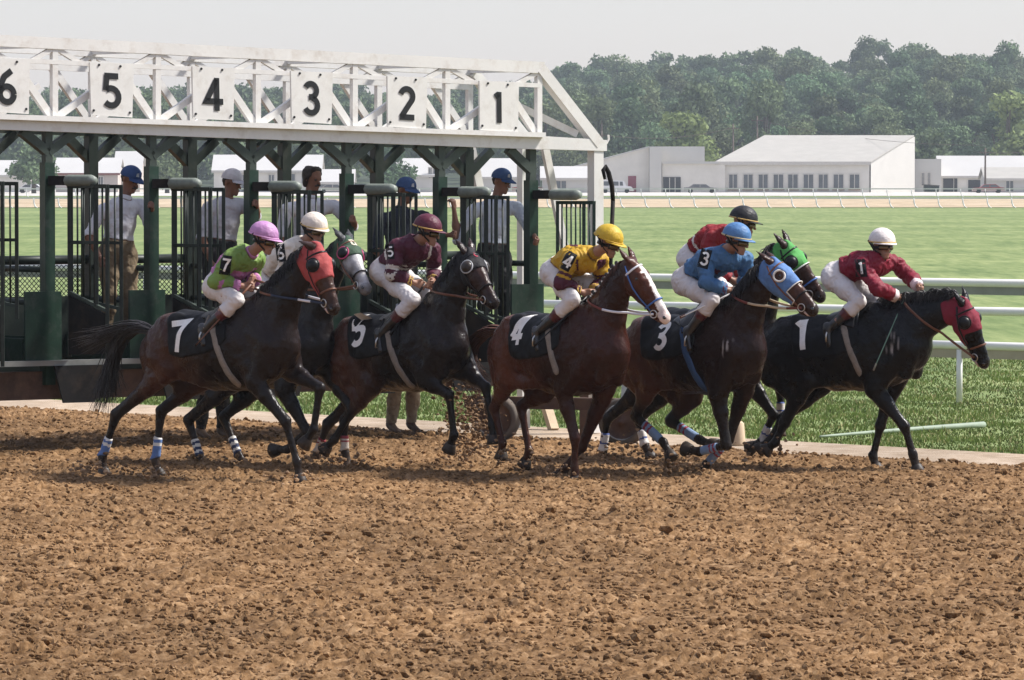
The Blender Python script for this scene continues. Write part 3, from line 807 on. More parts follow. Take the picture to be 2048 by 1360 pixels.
        if 'hood_trim' in S:
            # binding tape along the front edge, over the face
            tm = cloth(S['hood_trim'], .6); pts = [hs(ex + (.10 if abs(a) > 112 else 0), a, .012) for a in range(-150, 151, 12)]
            part(strap(pts, .010, .6), 'hood_trim', tm, hood)
        st = S.get('hood_style', 'cup')
        for sgn in (-1, 1):
            ce = hs(.155, sgn * 72, .004); od = nrm(-lt * sgn * .85 + dn * .45 - ax_ * 0)
            if st == 'ring':
                mb = MB(); a1 = nrm(np.cross(od, ax_)); a2 = nrm(np.cross(od, a1))
                mb.tube([ce + od * .006 + .05 * (a1 * math.cos(t) + a2 * math.sin(t)) for t in np.linspace(0, 2 * math.pi, 19)], .010, 6, cap=False); part(mb, 'blinker_ring', cloth((.66, .62, .56), .7), hood)
            else:
                mb = MB(); prof = [(-.005, .055), (.018, .055), (.036, .044), (.046, .026), (.050, .004)]
                mb.lathe(ce, od, prof, 16); cup = part(mb, 'blinker_cup', S.get('cup_mat', M_BLACKGLOSS), hood)
                a1 = nrm(np.cross(od, ax_)); a2 = nrm(np.cross(od, a1)); mb = MB()
                if S.get('cup_rim') is not None:
                    mb.tube([ce + od * .012 + .058 * (a1 * math.cos(t) + a2 * math.sin(t)) for t in np.linspace(0, 2 * math.pi, 19)], .0075, 6, cap=False); part(mb, 'cup_rim', S['cup_rim'], hood)
        if 'mark' in S:
            ch, mcol, msz = S['mark']; hbv = BVHTree.FromPolygons([Vector(p) for p in hv], [tuple(map(int, q_)) for q_ in hq])
            oc = hd(.075, .1); xd_, yd_ = -lt, -ax_
            if np.dot(np.cross(xd_, yd_), dn) < 0: xd_ = lt
            v, f = decal(ch, .22, oc - xd_ * msz * .32 - yd_ * msz * .5, xd_, yd_, msz, hbv, .004); meshobj('hood_mark', v, f, cloth(mcol, .6), hood, False, local=True)
    # bridle
    bm_ = S.get('bridle', M_LEATHER); nb_ = S.get('noseband', M_LEATHER)
    def ring(a0, tilt, a_from=-165, a_to=165, off=.008, r=.009, st=11):
        return strap([hs(a0 + tilt * (1 - math.cos(R(a))) / 2, a, off) for a in np.arange(a_from, a_to + 1, st)], r)
    br = part(ring(.40, .0), 'noseband', nb_)
    for sgn in (-1, 1):
        part(strap([hs(x, sgn * (95 + 8 * i), .012 if 'hood' in S else .008) for i, x in enumerate((.0, .1, .2, .3, .4, .47))], .010), 'cheek_strap', bm_)
        bc = hs(.485, sgn * 118, .012); mb = MB(); a1, a2 = ax_, dn
        mb.tube([bc + .034 * (a1 * math.cos(t) + a2 * math.sin(t)) for t in np.linspace(0, 2 * math.pi, 17)], .005, 6, cap=False); part(mb, 'bit_ring', M_METAL)
        if sgn == 1: H.bit_n = bc
        else: H.bit_f = bc
    part(ring(.06, .02, -120, 120, .010 if 'hood' in S else .008), 'browband', S.get('browband', bm_))
    # mane
    cr = []
    for i, t in enumerate(np.linspace(.10, 1, 150)):
        i0 = min(int(t * 6), 5); f_ = t * 6 - i0; p = C[i0] * (1 - f_) + C[i0 + 1] * f_; tn = nrm(C[min(i0 + 1, 6)] - C[i0])
        u_ = np.cross(tn, [0, 1, 0]); u_ = u_ if np.dot(u_, up) > 0 else -u_; cr.append((p, u_, tn))
    hair = []
    ms = S.get('mane_side', -1); ml = S.get('mane', .15)
    for (p, u_, tn) in cr:
        for r_ in range(4):
            q0 = p + tn * random.uniform(-.01, .01) + np.array([0, random.uniform(-.02, .02), 0])
            h = bvh.ray_cast(Vector(q0 + u_ * .6), Vector(-u_), .8)
            if h[0] is None: continue
            s0 = np.array(h[0]); L = ml * random.uniform(.6, 1.15)
            l_ = random.uniform(.5, 1) * ms
            up_ = S.get('mane_up', .25) * random.uniform(.5, 1.5)
            pts = [s0 - u_ * .01, s0 + u_ * L * up_ * .6 + np.array([0, l_ * L * .22, 0]) - tn * L * .15, s0 + u_ * L * (up_ * .5 - .25) + np.array([0, l_ * L * .55, 0]) - tn * L * random.uniform(.1, .5), s0 - u_ * L * (.7 - up_ * .6) + np.array([0, l_ * L * .75, 0]) - tn * L * random.uniform(.2, .8)]
            hair.append(bez(pts, 6))
    hm_ = S.get('hair', M_HAIR)
    v, f = strand_mesh(hair, .0075); meshobj('mane', v, f, hm_, root, True, local=True)
    if S.get('plaits'):
        for t in np.linspace(.22, .88, 10):
            i0 = int(t * 6); f_ = t * 6 - i0; p = C[i0] * (1 - f_) + C[i0 + 1] * f_; tn = nrm(C[i0 + 1] - C[i0]); u_ = np.cross(tn, [0, 1, 0]); u_ = u_ if np.dot(u_, up) > 0 else -u_
            hh_ = bvh.ray_cast(Vector(p + u_ * .6 + np.array([0, -.03, 0])), Vector(-u_), .8)
            if hh_[0] is None: continue
            q0 = np.array(hh_[0]); mb = MB(); mb.lathe(q0 + u_ * .012, u_, [(-.012, .006), (-.006, .014), (.006, .014), (.012, .005)], 8); part(mb, 'plait_band', M_WHITE)
            mb = MB(); mb.lathe(q0 + u_ * .016 + tn * .026, u_, [(-.03, .012), (-.01, .020), (.010, .018), (.022, .006)], 8); part(mb, 'plait', M_HAIR)
    # forelock is under the hood; tail
    if 'tail' in S:
        dock = tp(-1.17, -.13); TP = [lp(*t[:2], t[2] if len(t) > 2 else 0) for t in S['tail']]
        hair = []
        for i in range(S.get('tail_n', 260)):
            g = np.random.default_rng(i + 11).standard_normal((len(TP), 3))
            sp = S.get('tail_spread', .05); end = TP[-1] if S.get('tail_ends', 1) == 1 or random.random() > .72 else TP[-2]
            ii = len(TP) - S.get('tail_ends', 1)
            body_ = TP[:ii] if end is not TP[-1] or S.get('tail_ends', 1) == 1 else TP[:max(ii - 1, 1)]
            if S.get('tail_ends', 1) == 1: body_ = TP[:-1]
            pl = [dock + g[0] * .012] + [t + g[0] * sp * .6 * (j + 1) / len(TP) + g[j] * sp * .35 for j, t in enumerate(body_)] + [dock + (end - dock) * random.uniform(.8, 1.12) + g[0] * sp * .9 + g[-1] * sp * .5]
            hair.append(bez(pl, 9) if len(pl) < 6 else bez(pl, 10))
        v, f = strand_mesh(hair, .0075); meshobj('tail', v, f, hm_, root, True, local=True)
    # ---- tack
    tk = S['tack']
    ok = np.isin(vt, ['trunk', 'haunch', 'shoulder'])
    zb = -.45 + .12 * np.clip((np.abs(T[:, 0] + .45) - .1) / .3, 0, 1) ** 2
    mask = ok & (T[:, 0] > tk.get('back', -.76)) & (T[:, 0] < -.10) & (T[:, 2] > zb)
    hv, hq, hu = shell(V, Q, N, mask, .014, rim=.016, bsm=10, disp=lambda v: np.array([.006 * noise.noise(Vector(p * 11)) for p in v]))
    sc_ = meshobj('saddle_cloth', hv, hq, tk.get('cloth', M_BLACKCLOTH), root, True, local=True)
    cb = BVHTree.FromPolygons([Vector(p) for p in hv], [tuple(map(int, f)) for f in hq])
    if 'num' in tk:
        px_, py_, hpx = tk['at']; o_ = lp(px_, py_, -.27); k = 1 / (FPX / O[1])
        xd = np.array([cp_, 0, sp_]); yd = np.array([-sp_, 0, cp_]); lean = tk.get('lean', 0)
        xd, yd = xd * math.cos(lean) + yd * math.sin(lean), yd * math.cos(lean) - xd * math.sin(lean)
        v, f = decal(tk['num'], .20, o_, xd, yd, hpx * k, cb, .006, tk.get('wid', 1.0))
        meshobj('cloth_number', v, f, M_WHITE, sc_, False, local=True)
    # girth
    gx = -.28 + .17 * np.clip(-T[:, 2] / .8, 0, 1)
    mask = np.isin(vt, ['trunk']) & (np.abs(T[:, 0] - gx) < .034) & (T[:, 2] < -.05) & (T[:, 2] > -.77)
    hv, hq, hu = shell(V, Q, N, mask, .020, rim=.02, bsm=10)
    meshobj('girth', hv, hq, tk.get('girth', M_WEB), root, True, local=True)
    mask = ok & (T[:, 0] > -.44) & (T[:, 0] < -.13) & (T[:, 2] > -.14 - .12 * np.clip((T[:, 0] + .4) / .3, 0, 1))
    hv, hq, hu = shell(V, Q, N, mask, .028, rim=.026, bsm=10)
    sad = meshobj('saddle', hv, hq, tk.get('saddle', M_LEATHER), root, True, local=True)
    # bandages
    for nm, (t0, t1, cols) in S.get('wraps', {}).items():
        J = H.legs[nm]; k1 = J[1]; fe = J[2]; ho = J[3]
        dr = fe - k1; L = np.linalg.norm(dr); dr = dr / L
        a_ = (V - k1) @ dr / L
        tt = np.where((vt == 'pastern_' + nm) | (vt == 'fetlock_' + nm), 1 + bt * .3, a_)
        legm = np.array([x.endswith('_' + nm) for x in vt])
        legm &= np.array([x.split('_')[0] in ('cannon', 'fetlock', 'pastern', 'hock', 'knee') for x in vt])
        mask = legm & (tt > t0) & (tt < t1) & ~np.char.startswith(vt.astype(str), 'hoof')
        hv, hq, hu = shell(V, Q, N, mask, .0075, rim=.006, bsm=6, single=True)
        if not len(hv): continue
        cen = tt[hu][hq].mean(1); x = (cen - t0) / (t1 - t0)
        fm = np.zeros(len(hq), int)
        for (a, b, mi) in cols[1]: fm[(x > a) & (x < b)] = mi
        meshobj('leg_bandage', hv, hq, [cloth(q_, .8) for q_ in cols[0]], root, True, local=True, fm=fm)
    return H
BLUEW = (((.10, .17, .36), (.62, .60, .56)), [(0, .13, 1), (.22, .36, 1)])
BLUEW2 = (((.035, .045, .09), (.60, .57, .52)), [(0, .16, 1), (.30, .44, 1), (.60, .72, 1)])
REDW = (((.50, .44, .38), (.22, .03, .04)), [(.0, .16, 1), (.26, .34, 1)])
WHITEW = (((.62, .59, .56), (.06, .09, .24)), [(0, .07, 1), (.36, .44, 1)])
BLUER = (((.20, .28, .42), (.25, .03, .05)), [(.10, .20, 1), (.30, .38, 1)])
M_CUPCLEAR = mk('smoked_cup', (.030, .022, .018), rough=.35, spec=.3, var=.1)
M_PALERIM = mk('pale_rim', (.42, .42, .42), rough=.4)
M_PINKRIM = cloth((.52, .06, .17), .6)
M_BLUEB = mk('blue_nylon', (.045, .12, .34), rough=.5); M_WHITEB = mk('white_nylon', (.66, .66, .70), rough=.5)
HS7 = dict(n=7, d=43.6, yaw=38, withers=(497, 594), croup=(345, 628), coat=(.012, .007, .006), rump=(.036, .012, .007), headcol=(.045, .022, .015), dust=.25,
  hn=[(343, 736), (232, 829), (205, 915), (208, 951)], hf=[(399, 761), (322, 822), (311, 922), (320, 955)],
  fn=[(510, 765), (571, 842), (594, 925), (601, 968)], ff=[(586, 744), (640, 776), (627, 859), (607, 889)],
  poll=(632, 497), muzzle=(670, 626), face=48, hood=(.34, .058, .056), hood_len=.30, cup_rim=M_LEATHER, mouth=.018, lip=True, ear=(.55, -.6), noseband=M_BROWNLEATHER, bridle=M_LEATHER,
  tail=[(262, 640), (225, 668), (222, 735), (208, 800), (176, 684)], tail_ends=2, tail_n=420, tail_spread=.06, mane=.16,
  wraps=dict(hn=(.52, 1.05, BLUEW), hf=(.50, 1.05, BLUEW)), tack=dict(num='7', at=(347, 706, 62), lean=.0, wid=1.0))
HS6 = dict(n=6, d=46.0, yaw=40, withers=(575, 600), croup=(428, 632), coat=(.010, .008, .008), dust=.3,
  hn=[(470, 760), (376, 840), (401, 915), (411, 943)], hf=[(520, 770), (447, 834), (478, 912), (499, 939)],
  fn=[(569, 782), (614, 863), (573, 899), (546, 900)], ff=[(667, 757), (704, 819), (668, 880), (648, 900)],
  poll=(692, 484), muzzle=(734, 584), face=52, face_grey=True, hood=(.040, .075, .045), mark=('0', (.60, .55, .42), .075), hood_len=.22, hood_cheek=0, cup_rim=M_PINKRIM, ear=(.9, -.1), noseband=M_LEATHER, bridle=M_BROWNLEATHER,
  wraps=dict(hn=(.50, 1.02, BLUEW2), hf=(.50, 1.02, BLUEW2)), tack=dict())
HS5 = dict(n=5, d=45.2, yaw=45, withers=(845, 602), croup=(713, 634), coat=(.010, .0065, .006), rump=(.048, .018, .011), headcol=(.028, .014, .011), mark=('C', (.35, .02, .05), .055), dust=.3,
  hn=[(745, 770), (688, 842), (690, 905), (700, 943)], hf=[(735, 775), (655, 848), (634, 908), (638, 946)],
  fn=[(851, 762), (898, 789), (908, 871), (897, 900)], ff=[(937, 745), (971, 774), (985, 852), (987, 886)],
  poll=(936, 508), muzzle=(990, 612), face=52, hood=(.010, .009, .011), hood_len=.22, hood_cheek=.6, cup_mat=M_CUPCLEAR, cup_rim=M_PALERIM, ear=(.95, .05), noseband=M_LEATHER, bridle=M_LEATHER,
  wraps=dict(hn=(.45, 1.05, REDW), hf=(.45, 1.05, REDW)), tack=dict(num='5', at=(704, 694, 62), wid=1.05))
HS4 = dict(n=4, d=43.9, yaw=50, withers=(1170, 606), croup=(1056, 627), coat=(.027, .0075, .0045), rump=(.066, .020, .010), headcol=(.052, .017, .010), plaits=True, points=(.040, .014, .010), blk=.7, dust=.25, hoof=(.09, .06, .045),
  hn=[(1015, 762), (988, 816), (1005, 887), (1002, 915)], hf=[(1088, 784), (1042, 812), (1058, 903), (1048, 930)],
  fn=[(1126, 782), (1150, 875), (1149, 936), (1152, 966)], ff=[(1204, 796), (1164, 893), (1131, 936), (1112, 957)],
  poll=(1262, 527), muzzle=(1334, 642), face=33, blaze=True, ear=(.95, .0), noseband=M_BLUEB, bridle=M_BLUEB, browband=M_WHITEB, hair=M_HAIRC, mane=.10,
  tail=[(965, 655), (935, 680), (915, 740), (960, 775)], tail_n=220, tail_spread=.05, tack=dict(num='4', at=(1022, 692, 60), wid=1.0))
HS3 = dict(n=3, d=44.4, yaw=47, withers=(1437, 606), croup=(1308, 632), coat=(.014, .006, .005), rump=(.070, .026, .014), headcol=(.050, .022, .014), dust=.25,
  hn=[(1304, 765), (1270, 832), (1328, 886), (1343, 917)], hf=[(1385, 792), (1340, 842), (1400, 880), (1432, 893)],
  fn=[(1436, 792), (1453, 890), (1398, 903), (1371, 899)], ff=[(1487, 784), (1458, 878), (1412, 930), (1398, 957)],
  poll=(1545, 527), muzzle=(1630, 624), face=32, hood=(.085, .175, .37), hood_trim=(.66, .63, .58), hood_len=.30, hood_style='ring', ear=(.95, -.15), mouth=.015, lip=True, noseband=M_LEATHER, bridle=M_BROWNLEATHER, lather=[(1450, 700, .10)],
  mane=.2, wraps=dict(hn=(.30, 1.0, BLUER), hf=(.30, 1.0, BLUER), fn=(.30, 1.0, BLUER), ff=(.30, 1.0, BLUER)), tack=dict(num='3', at=(1313, 700, 52), wid=1.1, girth=cloth((.03, .07, .16))))
HS2 = dict(n=2, d=46.3, yaw=42, withers=(1462, 592), croup=(1318, 622), coat=(.010, .006, .005), headcol=(.030, .014, .010), dust=.2,
  hn=[(1300, 765), (1214, 838), (1206, 902), (1208, 926)], hf=[(1350, 770), (1276, 838), (1290, 892), (1303, 919)],
  fn=[(1500, 765), (1547, 829), (1524, 882), (1499, 896)], ff=[(1548, 740), (1561, 782), (1561, 842), (1558, 868)],
  poll=(1572, 493), muzzle=(1645, 600), face=36, hood=(.075, .30, .07), hood_trim=(.66, .66, .60), hood_len=.24, hood_cheek=0, cup_rim=M_LEATHER, ear=(.95, .0), mane=.24, mane_up=.5, noseband=M_BLUEB, bridle=M_LEATHER,
  wraps=dict(hn=(.40, 1.25, WHITEW), hf=(.40, 1.25, WHITEW), fn=(.40, 1.15, WHITEW), ff=(.35, 1.15, WHITEW)), tack=dict())
HS1 = dict(n=1, d=45.2, yaw=28, withers=(1750, 601), croup=(1594, 630), coat=(.004, .0035, .004), dust=.15,
  hn=[(1611, 762), (1569, 846), (1550, 886), (1531, 900)], hf=[(1640, 770), (1566, 838), (1539, 882), (1518, 898)],
  fn=[(1748, 777), (1809, 853), (1826, 910), (1836, 947)], ff=[(1782, 779), (1761, 851), (1746, 912), (1754, 941)],
  poll=(1927, 608), muzzle=(1972, 735), face=42, hood=(.17, .012, .028), hood_len=.27, cup_rim=M_LEATHER, ear=(.9, -.15), mouth=.012, lip=True, noseband=M_BROWNLEATHER, mane=.13, mane_up=.9, arch=.05, lather=[(1782, 690, .10)],
  tack=dict(num='1', at=(1590, 702, 60), wid=1.1))
H7 = horse('racehorse', 'bay racehorse in an orange-red hood with blue hind bandages, leftmost of the field', HS7)
H6 = horse('racehorse', 'grey-faced racehorse in a green hood with pink cups, half hidden behind the red-hooded bay', HS6)
H5 = horse('racehorse', 'dark racehorse in a plain black hood, rider in maroon, in front of the gate', HS5)
H4 = horse('racehorse', 'chestnut racehorse with a white blaze and blue and white bridle, no hood', HS4)
H3 = horse('racehorse', 'bay racehorse in a blue hood trimmed white with blue leg bandages', HS3)
H2 = horse('racehorse', 'dark racehorse in a bright green hood and white bandages, behind the blue-hooded horse', HS2)
H1 = horse('racehorse', 'black racehorse in a dark red hood with outstretched neck, rightmost of the field', HS1)
# ------------------------------------------------------------------ starting gate
M_GWHITE = mk('gate_white_paint', (.70, .685, .65), rough=.55, var=.10, scale=2.5, dirt=(.30, .22, .15), dirt_amt=.42, dscale=5, bump=.08, bscale=25)
M_PANEL = mk('number_board_paint', (.70, .685, .645), rough=.5, var=.07, scale=6, dirt=(.33, .27, .20), dirt_amt=.30, dscale=7)
M_GGREEN = mk('gate_green_paint', (.010, .032, .020), rough=.42, var=.35, scale=5, dirt=(.06, .07, .058), dirt_amt=.6, dscale=9, bump=.1, bscale=30)
M_GDARK = mk('gate_dark_green', (.006, .014, .010), rough=.5, var=.35, scale=5, dirt=(.06, .055, .045), dirt_amt=.4, dscale=5)
M_GGREY = mk('weathered_green_grey', (.040, .055, .044), rough=.6, var=.3, scale=6, dirt=(.04, .05, .04), dirt_amt=.6, dscale=9, bump=.1)
M_PAD = mk('padded_vinyl', (.16, .185, .16), rough=.5, var=.3, scale=9, dirt=(.20, .21, .19), dirt_amt=.6, dscale=10, bump=.25, bscale=25)
M_RUST = mk('rusty_steel', (.075, .042, .028), rough=.8, var=.5, scale=7, dirt=(.16, .10, .06), dirt_amt=.6)
M_STEEL = mk('grey_steel', (.22, .23, .22), rough=.5, var=.3, scale=6, dirt=(.10, .07, .05), dirt_amt=.5)
M_RUBBER = mk('black_rubber', (.010, .009, .009), rough=.75, spec=.2, var=.4, scale=9, dirt=(.10, .07, .045), dirt_amt=.35)
M_TYRE = mk('dusty_tyre', (.10, .085, .07), rough=.85, var=.3, scale=9, dirt=(.18, .13, .09), dirt_amt=.6)
M_INK = mk('black_number_paint', (.012, .012, .014), rough=.45, var=.2)
GA = R(35)
GU = np.array([math.cos(GA), math.sin(GA), 0]); GB = np.array([-math.sin(GA), math.cos(GA), 0]); GV = -GB
GO = U(703, 600, 50.0)
GD = 1.25
def gp(px, py, back=0.0): return onplane(px, py, GO + GB * back, GB)
gbase = gp(703, 600) * [1, 1, 0]
gate = empty('starting_gate', tuple(gbase), 0, 'long white and green starting gate with numbered boards 5 to 1 standing across the track', 'starting gate')
def gpart(mb, name, mats, parent=None, smooth=False): return mb.build(name, mats, parent or gate, smooth)
def L(x0, y0, x1, y1): return lambda x: y0 + (y1 - y0) * (x - x0) / (x1 - x0)
topT, topB = L(50, 72, 1090, 124), L(50, 95, 1090, 147)
lowT, lowB = L(50, 231, 1085, 266), L(50, 261, 1085, 299)
mid = L(50, 121, 1085, 171)
XL = -330
def gbeam(name, x0, x1, ft, fb, m, back=0.0, depth=.12):
    a0, a1 = gp(x0, ft(x0), back), gp(x0, fb(x0), back); b0, b1 = gp(x1, ft(x1), back), gp(x1, fb(x1), back)
    mb = MB(); mb.prism([a1, b1, b0, a0], GB * depth); return gpart(mb, name, m)
gbeam('top_beam', XL, 1090, topT, topB, M_GWHITE)
gbeam('lower_beam', XL, 1085, lowT, lowB, M_GWHITE, 0, .14)
def cap_rail():
    a, b = gp(XL, lowT(XL)), gp(1085, lowT(1085)); mb = MB(); mb.beam(a + GV * .03 - [0, 0, .02], b + GV * .03 - [0, 0, .02], .06, .05); gpart(mb, 'cap_rail', M_GWHITE)
cap_rail()
def hshift(f, back): return f
# back truss chords: same world height as the front ones
def back(p): return p + GB * GD
for nm, ft, fb in (('back_top_beam', topT, topB), ('back_lower_beam', lowT, lowB)):
    a0, a1, b0, b1 = gp(XL, ft(XL)), gp(XL, fb(XL)), gp(1085, ft(1085)), gp(1085, fb(1085))
    mb = MB(); mb.prism([back(a1), back(b1), back(b0), back(a0)], GB * .1); gpart(mb, nm, M_GWHITE if 'top' in nm else M_GDARK)
VX = [-312, -100, 112, 318, 518, 712, 897, 1081]
POST = [-320, -108, 104, 312, 512, 703, 890, 1072]
PAN = {'7': (-228, 118), '6': (8, 121)}
PANEL = [('5', (175, 125), (263, 128), (260, 235), (178, 230)), ('4', (380, 133), (465, 136), (462, 241), (382, 237)), ('3', (577, 142), (661, 145), (658, 248), (579, 243)),
         ('2', (770, 152), (850, 155), (847, 258), (771, 253)), ('1', (954, 162), (1033, 165), (1031, 265), (955, 260)), ('6', (-34, 116), (55, 119), (53, 228), (-32, 223))]
mid_ = lambda p, q: (p + q) / 2
a, b = gp(XL, mid(XL)), gp(1081, mid(1081))
mb = MB(); mb.beam(a + GB * .03, b + GB * .03, .045, .045); gpart(mb, 'middle_rail', M_GWHITE)
mb = MB(); mb.beam(back(a) + GB * .03, back(b) + GB * .03, .045, .06); gpart(mb, 'middle_rail', M_GWHITE)
for i, x in enumerate(VX):
    t, l = gp(x, topB(x)), gp(x, lowT(x)); ml = gp(x, mid(x))
    for bk in (0, 1):
        s = (lambda p: back(p)) if bk else (lambda p: p)
        mb = MB(); mb.beam(s(t) + GB * .04, s(l) + GB * .04, .06, .06); gpart(mb, 'truss_post', M_GWHITE)
        for dx in (-46, 52):
            if x + dx > 1075: continue
            q = gp(x + dx, mid(x + dx)); t_ = gp(x + dx * .12, topB(x + dx * .12))
            mb = MB(); mb.beam(s(t_) + GB * .035, s(q) + GB * .035, .045, .045); gpart(mb, 'knee_brace', M_GWHITE)
    if i:   # diagonals of the bay to the left
        xl = VX[i - 1]; xc = (xl + x) / 2
        for bk in (0, 1):
            s = (lambda p: back(p)) if bk else (lambda p: p)
            mb = MB(); mb.beam(s(gp(x - 6, lowT(x - 6))) + GB * .05, s(gp(xc + 22, mid(xc + 22))) + GB * .05, .055, .07); gpart(mb, 'diagonal', M_GWHITE)
            mb = MB(); mb.beam(s(gp(xl + 8, lowT(xl + 8))) + GB * .05, s(gp(xc - 4, mid(xc) + 38)) + GB * .05, .055, .06); gpart(mb, 'diagonal', M_GWHITE)
        # flat bracing between the two trusses
        mb = MB(); mb.beam(gp(x - 6, lowT(x)) + GB * .12 - [0, 0, .04], back(gp(xl + 40, lowT(xl + 40))) - [0, 0, .04], .05, .05); gpart(mb, 'diagonal', M_GWHITE)
    for f_ in (topB, lowT):
        p = gp(x, f_(x)); mb = MB(); mb.beam(p + GB * .1 + [0, 0, .05 if f_ is topB else -.06], back(p) + [0, 0, .05 if f_ is topB else -.06], .05, .06); gpart(mb, 'cross_tie', M_GWHITE)
# number boards
for (ch, p0, p1, p2, p3) in PANEL:
    c = [gp(*p) + GV * .045 for p in (p3, p2, p1, p0)]
    mb = MB(); mb.prism(c, GB * .025); bd = gpart(mb, 'number_board', M_PANEL)
    w_ = np.linalg.norm(c[1] - c[0]); h_ = np.linalg.norm(c[3] - c[0]); xd, yd = nrm(c[1] - c[0]), nrm(c[3] - c[0])
    hh = h_ * .635; v2, f = strokes(ch, .185, .05); v2 = v2 - [.315, 0]
    ctr = (c[0] + c[1]) / 2 + yd * h_ * .17
    v = [ctr + xd * x * hh * 1.02 + yd * y * hh + GV * .006 for x, y in v2]
    meshobj('board_number', v, f, M_INK, bd)
    mb = MB()
    for (fx, fy) in ((.22, .965), (.74, .965), (.06, .09), (.94, .09)):
        p = c[0] + xd * w_ * fx + yd * h_ * fy; mb.lathe(p + GV * .001, GV, [(0, .013), (.008, .011)], 8)
    gpart(mb, 'bolt', M_INK, bd); 
# right end frame
mb = MB(); mb.beam(gp(1083, 136) + GB * .05, gp(1201, 288) + GB * .05, .11, .11, up=GB); gpart(mb, 'end_brace', M_GWHITE)
a0, a1, b0, b1 = gp(1085, 272), gp(1085, 298), gp(1214, 280), gp(1214, 302)
mb = MB(); mb.prism([a1, b1, b0, a0], GB * .14); gpart(mb, 'end_beam', M_GWHITE)
mb = MB(); mb.beam(gp(1040, 186) + GB * .5, gp(1168, 268) + GB * .12, .06, .07); gpart(mb, 'diagonal', M_GWHITE)
p = gp(1199, 300) + GB * .07; mb = MB(); mb.beam(p, p * [1, 1, 0] + [0, 0, .02], .12, .12, up=GU); gpart(mb, 'end_post', M_GWHITE)
mb = MB(); q = gp(1210, 286) + GB * .05; mb.tube([q, q + GU * .06, q + GU * .085 + [0, 0, .04], q + GU * .08 + [0, 0, .085]], .012, 6); gpart(mb, 'hook', M_GWHITE)
p = gp(1047, 298, GD); mb = MB(); mb.beam(p, p * [1, 1, 0] + [0, 0, .02], .10, .10, up=GU); gpart(mb, 'end_post', M_GWHITE)
mb = MB(); mb.beam(gp(1090, 296, .5), gp(1130, 500, .5), .08, .05, up=GB); gpart(mb, 'end_brace', M_GWHITE)
mb = MB(); mb.beam(gp(942, 296, GD + .1), gp(962, 392, GD + .1), .09, .05, up=GB); gpart(mb, 'end_brace', M_GWHITE)
mb = MB(); mb.beam(back(gp(1083, 140)), back(gp(1203, 292)), .1, .1, up=GB); gpart(mb, 'end_brace', M_GWHITE)
p0, p1 = gp(1203, 290), back(gp(1203, 290)); mb = MB(); mb.beam(p0 + GB * .14, p1, .1, .1); gpart(mb, 'cross_tie', M_GWHITE)
# operating lever
hp_ = [gp(1186, 402), gp(1184, 372), gp(1177, 345), gp(1171, 333), gp(1166, 340), gp(1170, 358)]
mb = MB(); mb.tube([p + GV * .35 for p in hp_], [.022, .025, .026, .024, .020, .016], 8); gpart(mb, 'lever_handle', M_RUBBER, smooth=True)
mb = MB(); mb.tube([gp(1186, 400) + GV * .35, gp(1182, 500) + GV * .35, gp(1178, 640) + GV * .35], .022, 8); gpart(mb, 'lever', M_RUBBER, smooth=True)

# stall posts, doors, ledges
def leaf(hp, px0, px1, yt, yb0, yb1, dpt, name, m, panel=False, nb=7):
    """one door leaf: hinge at px0 on the gate front, free edge at px1 brought dpt metres out towards the camera"""
    top0 = gp(px0, yt) + GV * .08; z0 = top0[2]
    fr = U(px1, yt, top0[1] - dpt); fr[2] = z0
    def at(t, z): p = top0 + (fr - top0) * t; return np.array([p[0], p[1], z])
    zb0 = gp(px0, yb0)[2]; zb1 = U(px1, yb1, fr[1])[2]; zm = gp(px0, yt + 112)[2]
    o = gpart(MB().beam(at(-.02, z0), at(1.02, z0), .04, .035), name, m)
    for t, zl in ((0, zb0 - (.62 if panel else .05)), (1, zb1 - (.55 if panel else .12)), (.72, zb0 + (zb1 - zb0) * .72)):
        mb = MB(); mb.beam(at(t, z0 + .01), at(t, zl), .034, .034); gpart(mb, 'stile', m, o)
    mb = MB(); mb.beam(at(0, zm), at(1, zm), .03, .03); gpart(mb, 'rail', m, o)
    mb = MB(); mb.beam(at(0, zb0), at(1, zb1), .03, .03); gpart(mb, 'rail', M_GGREY, o)
    for k in range(1, nb):
        t = k / nb; mb = MB(); mb.tube([at(t, z0), at(t, zb0 + (zb1 - zb0) * t)], .0095, 6); gpart(mb, 'bar', m, o, True)
    if panel:
        mb = MB(); lo = zb0 - .6
        a, b, c, d = at(.02, lo), at(.98, lo + .02), at(.98, zb1 - .03), at(.02, zb0 - .03)
        n_ = nrm(np.cross(b - a, d - a)); mb.prism([a, b, c, d], n_ * .02); gpart(mb, 'kick_panel', M_RUBBER, o)
YT = L(130, 372, 1105, 399)
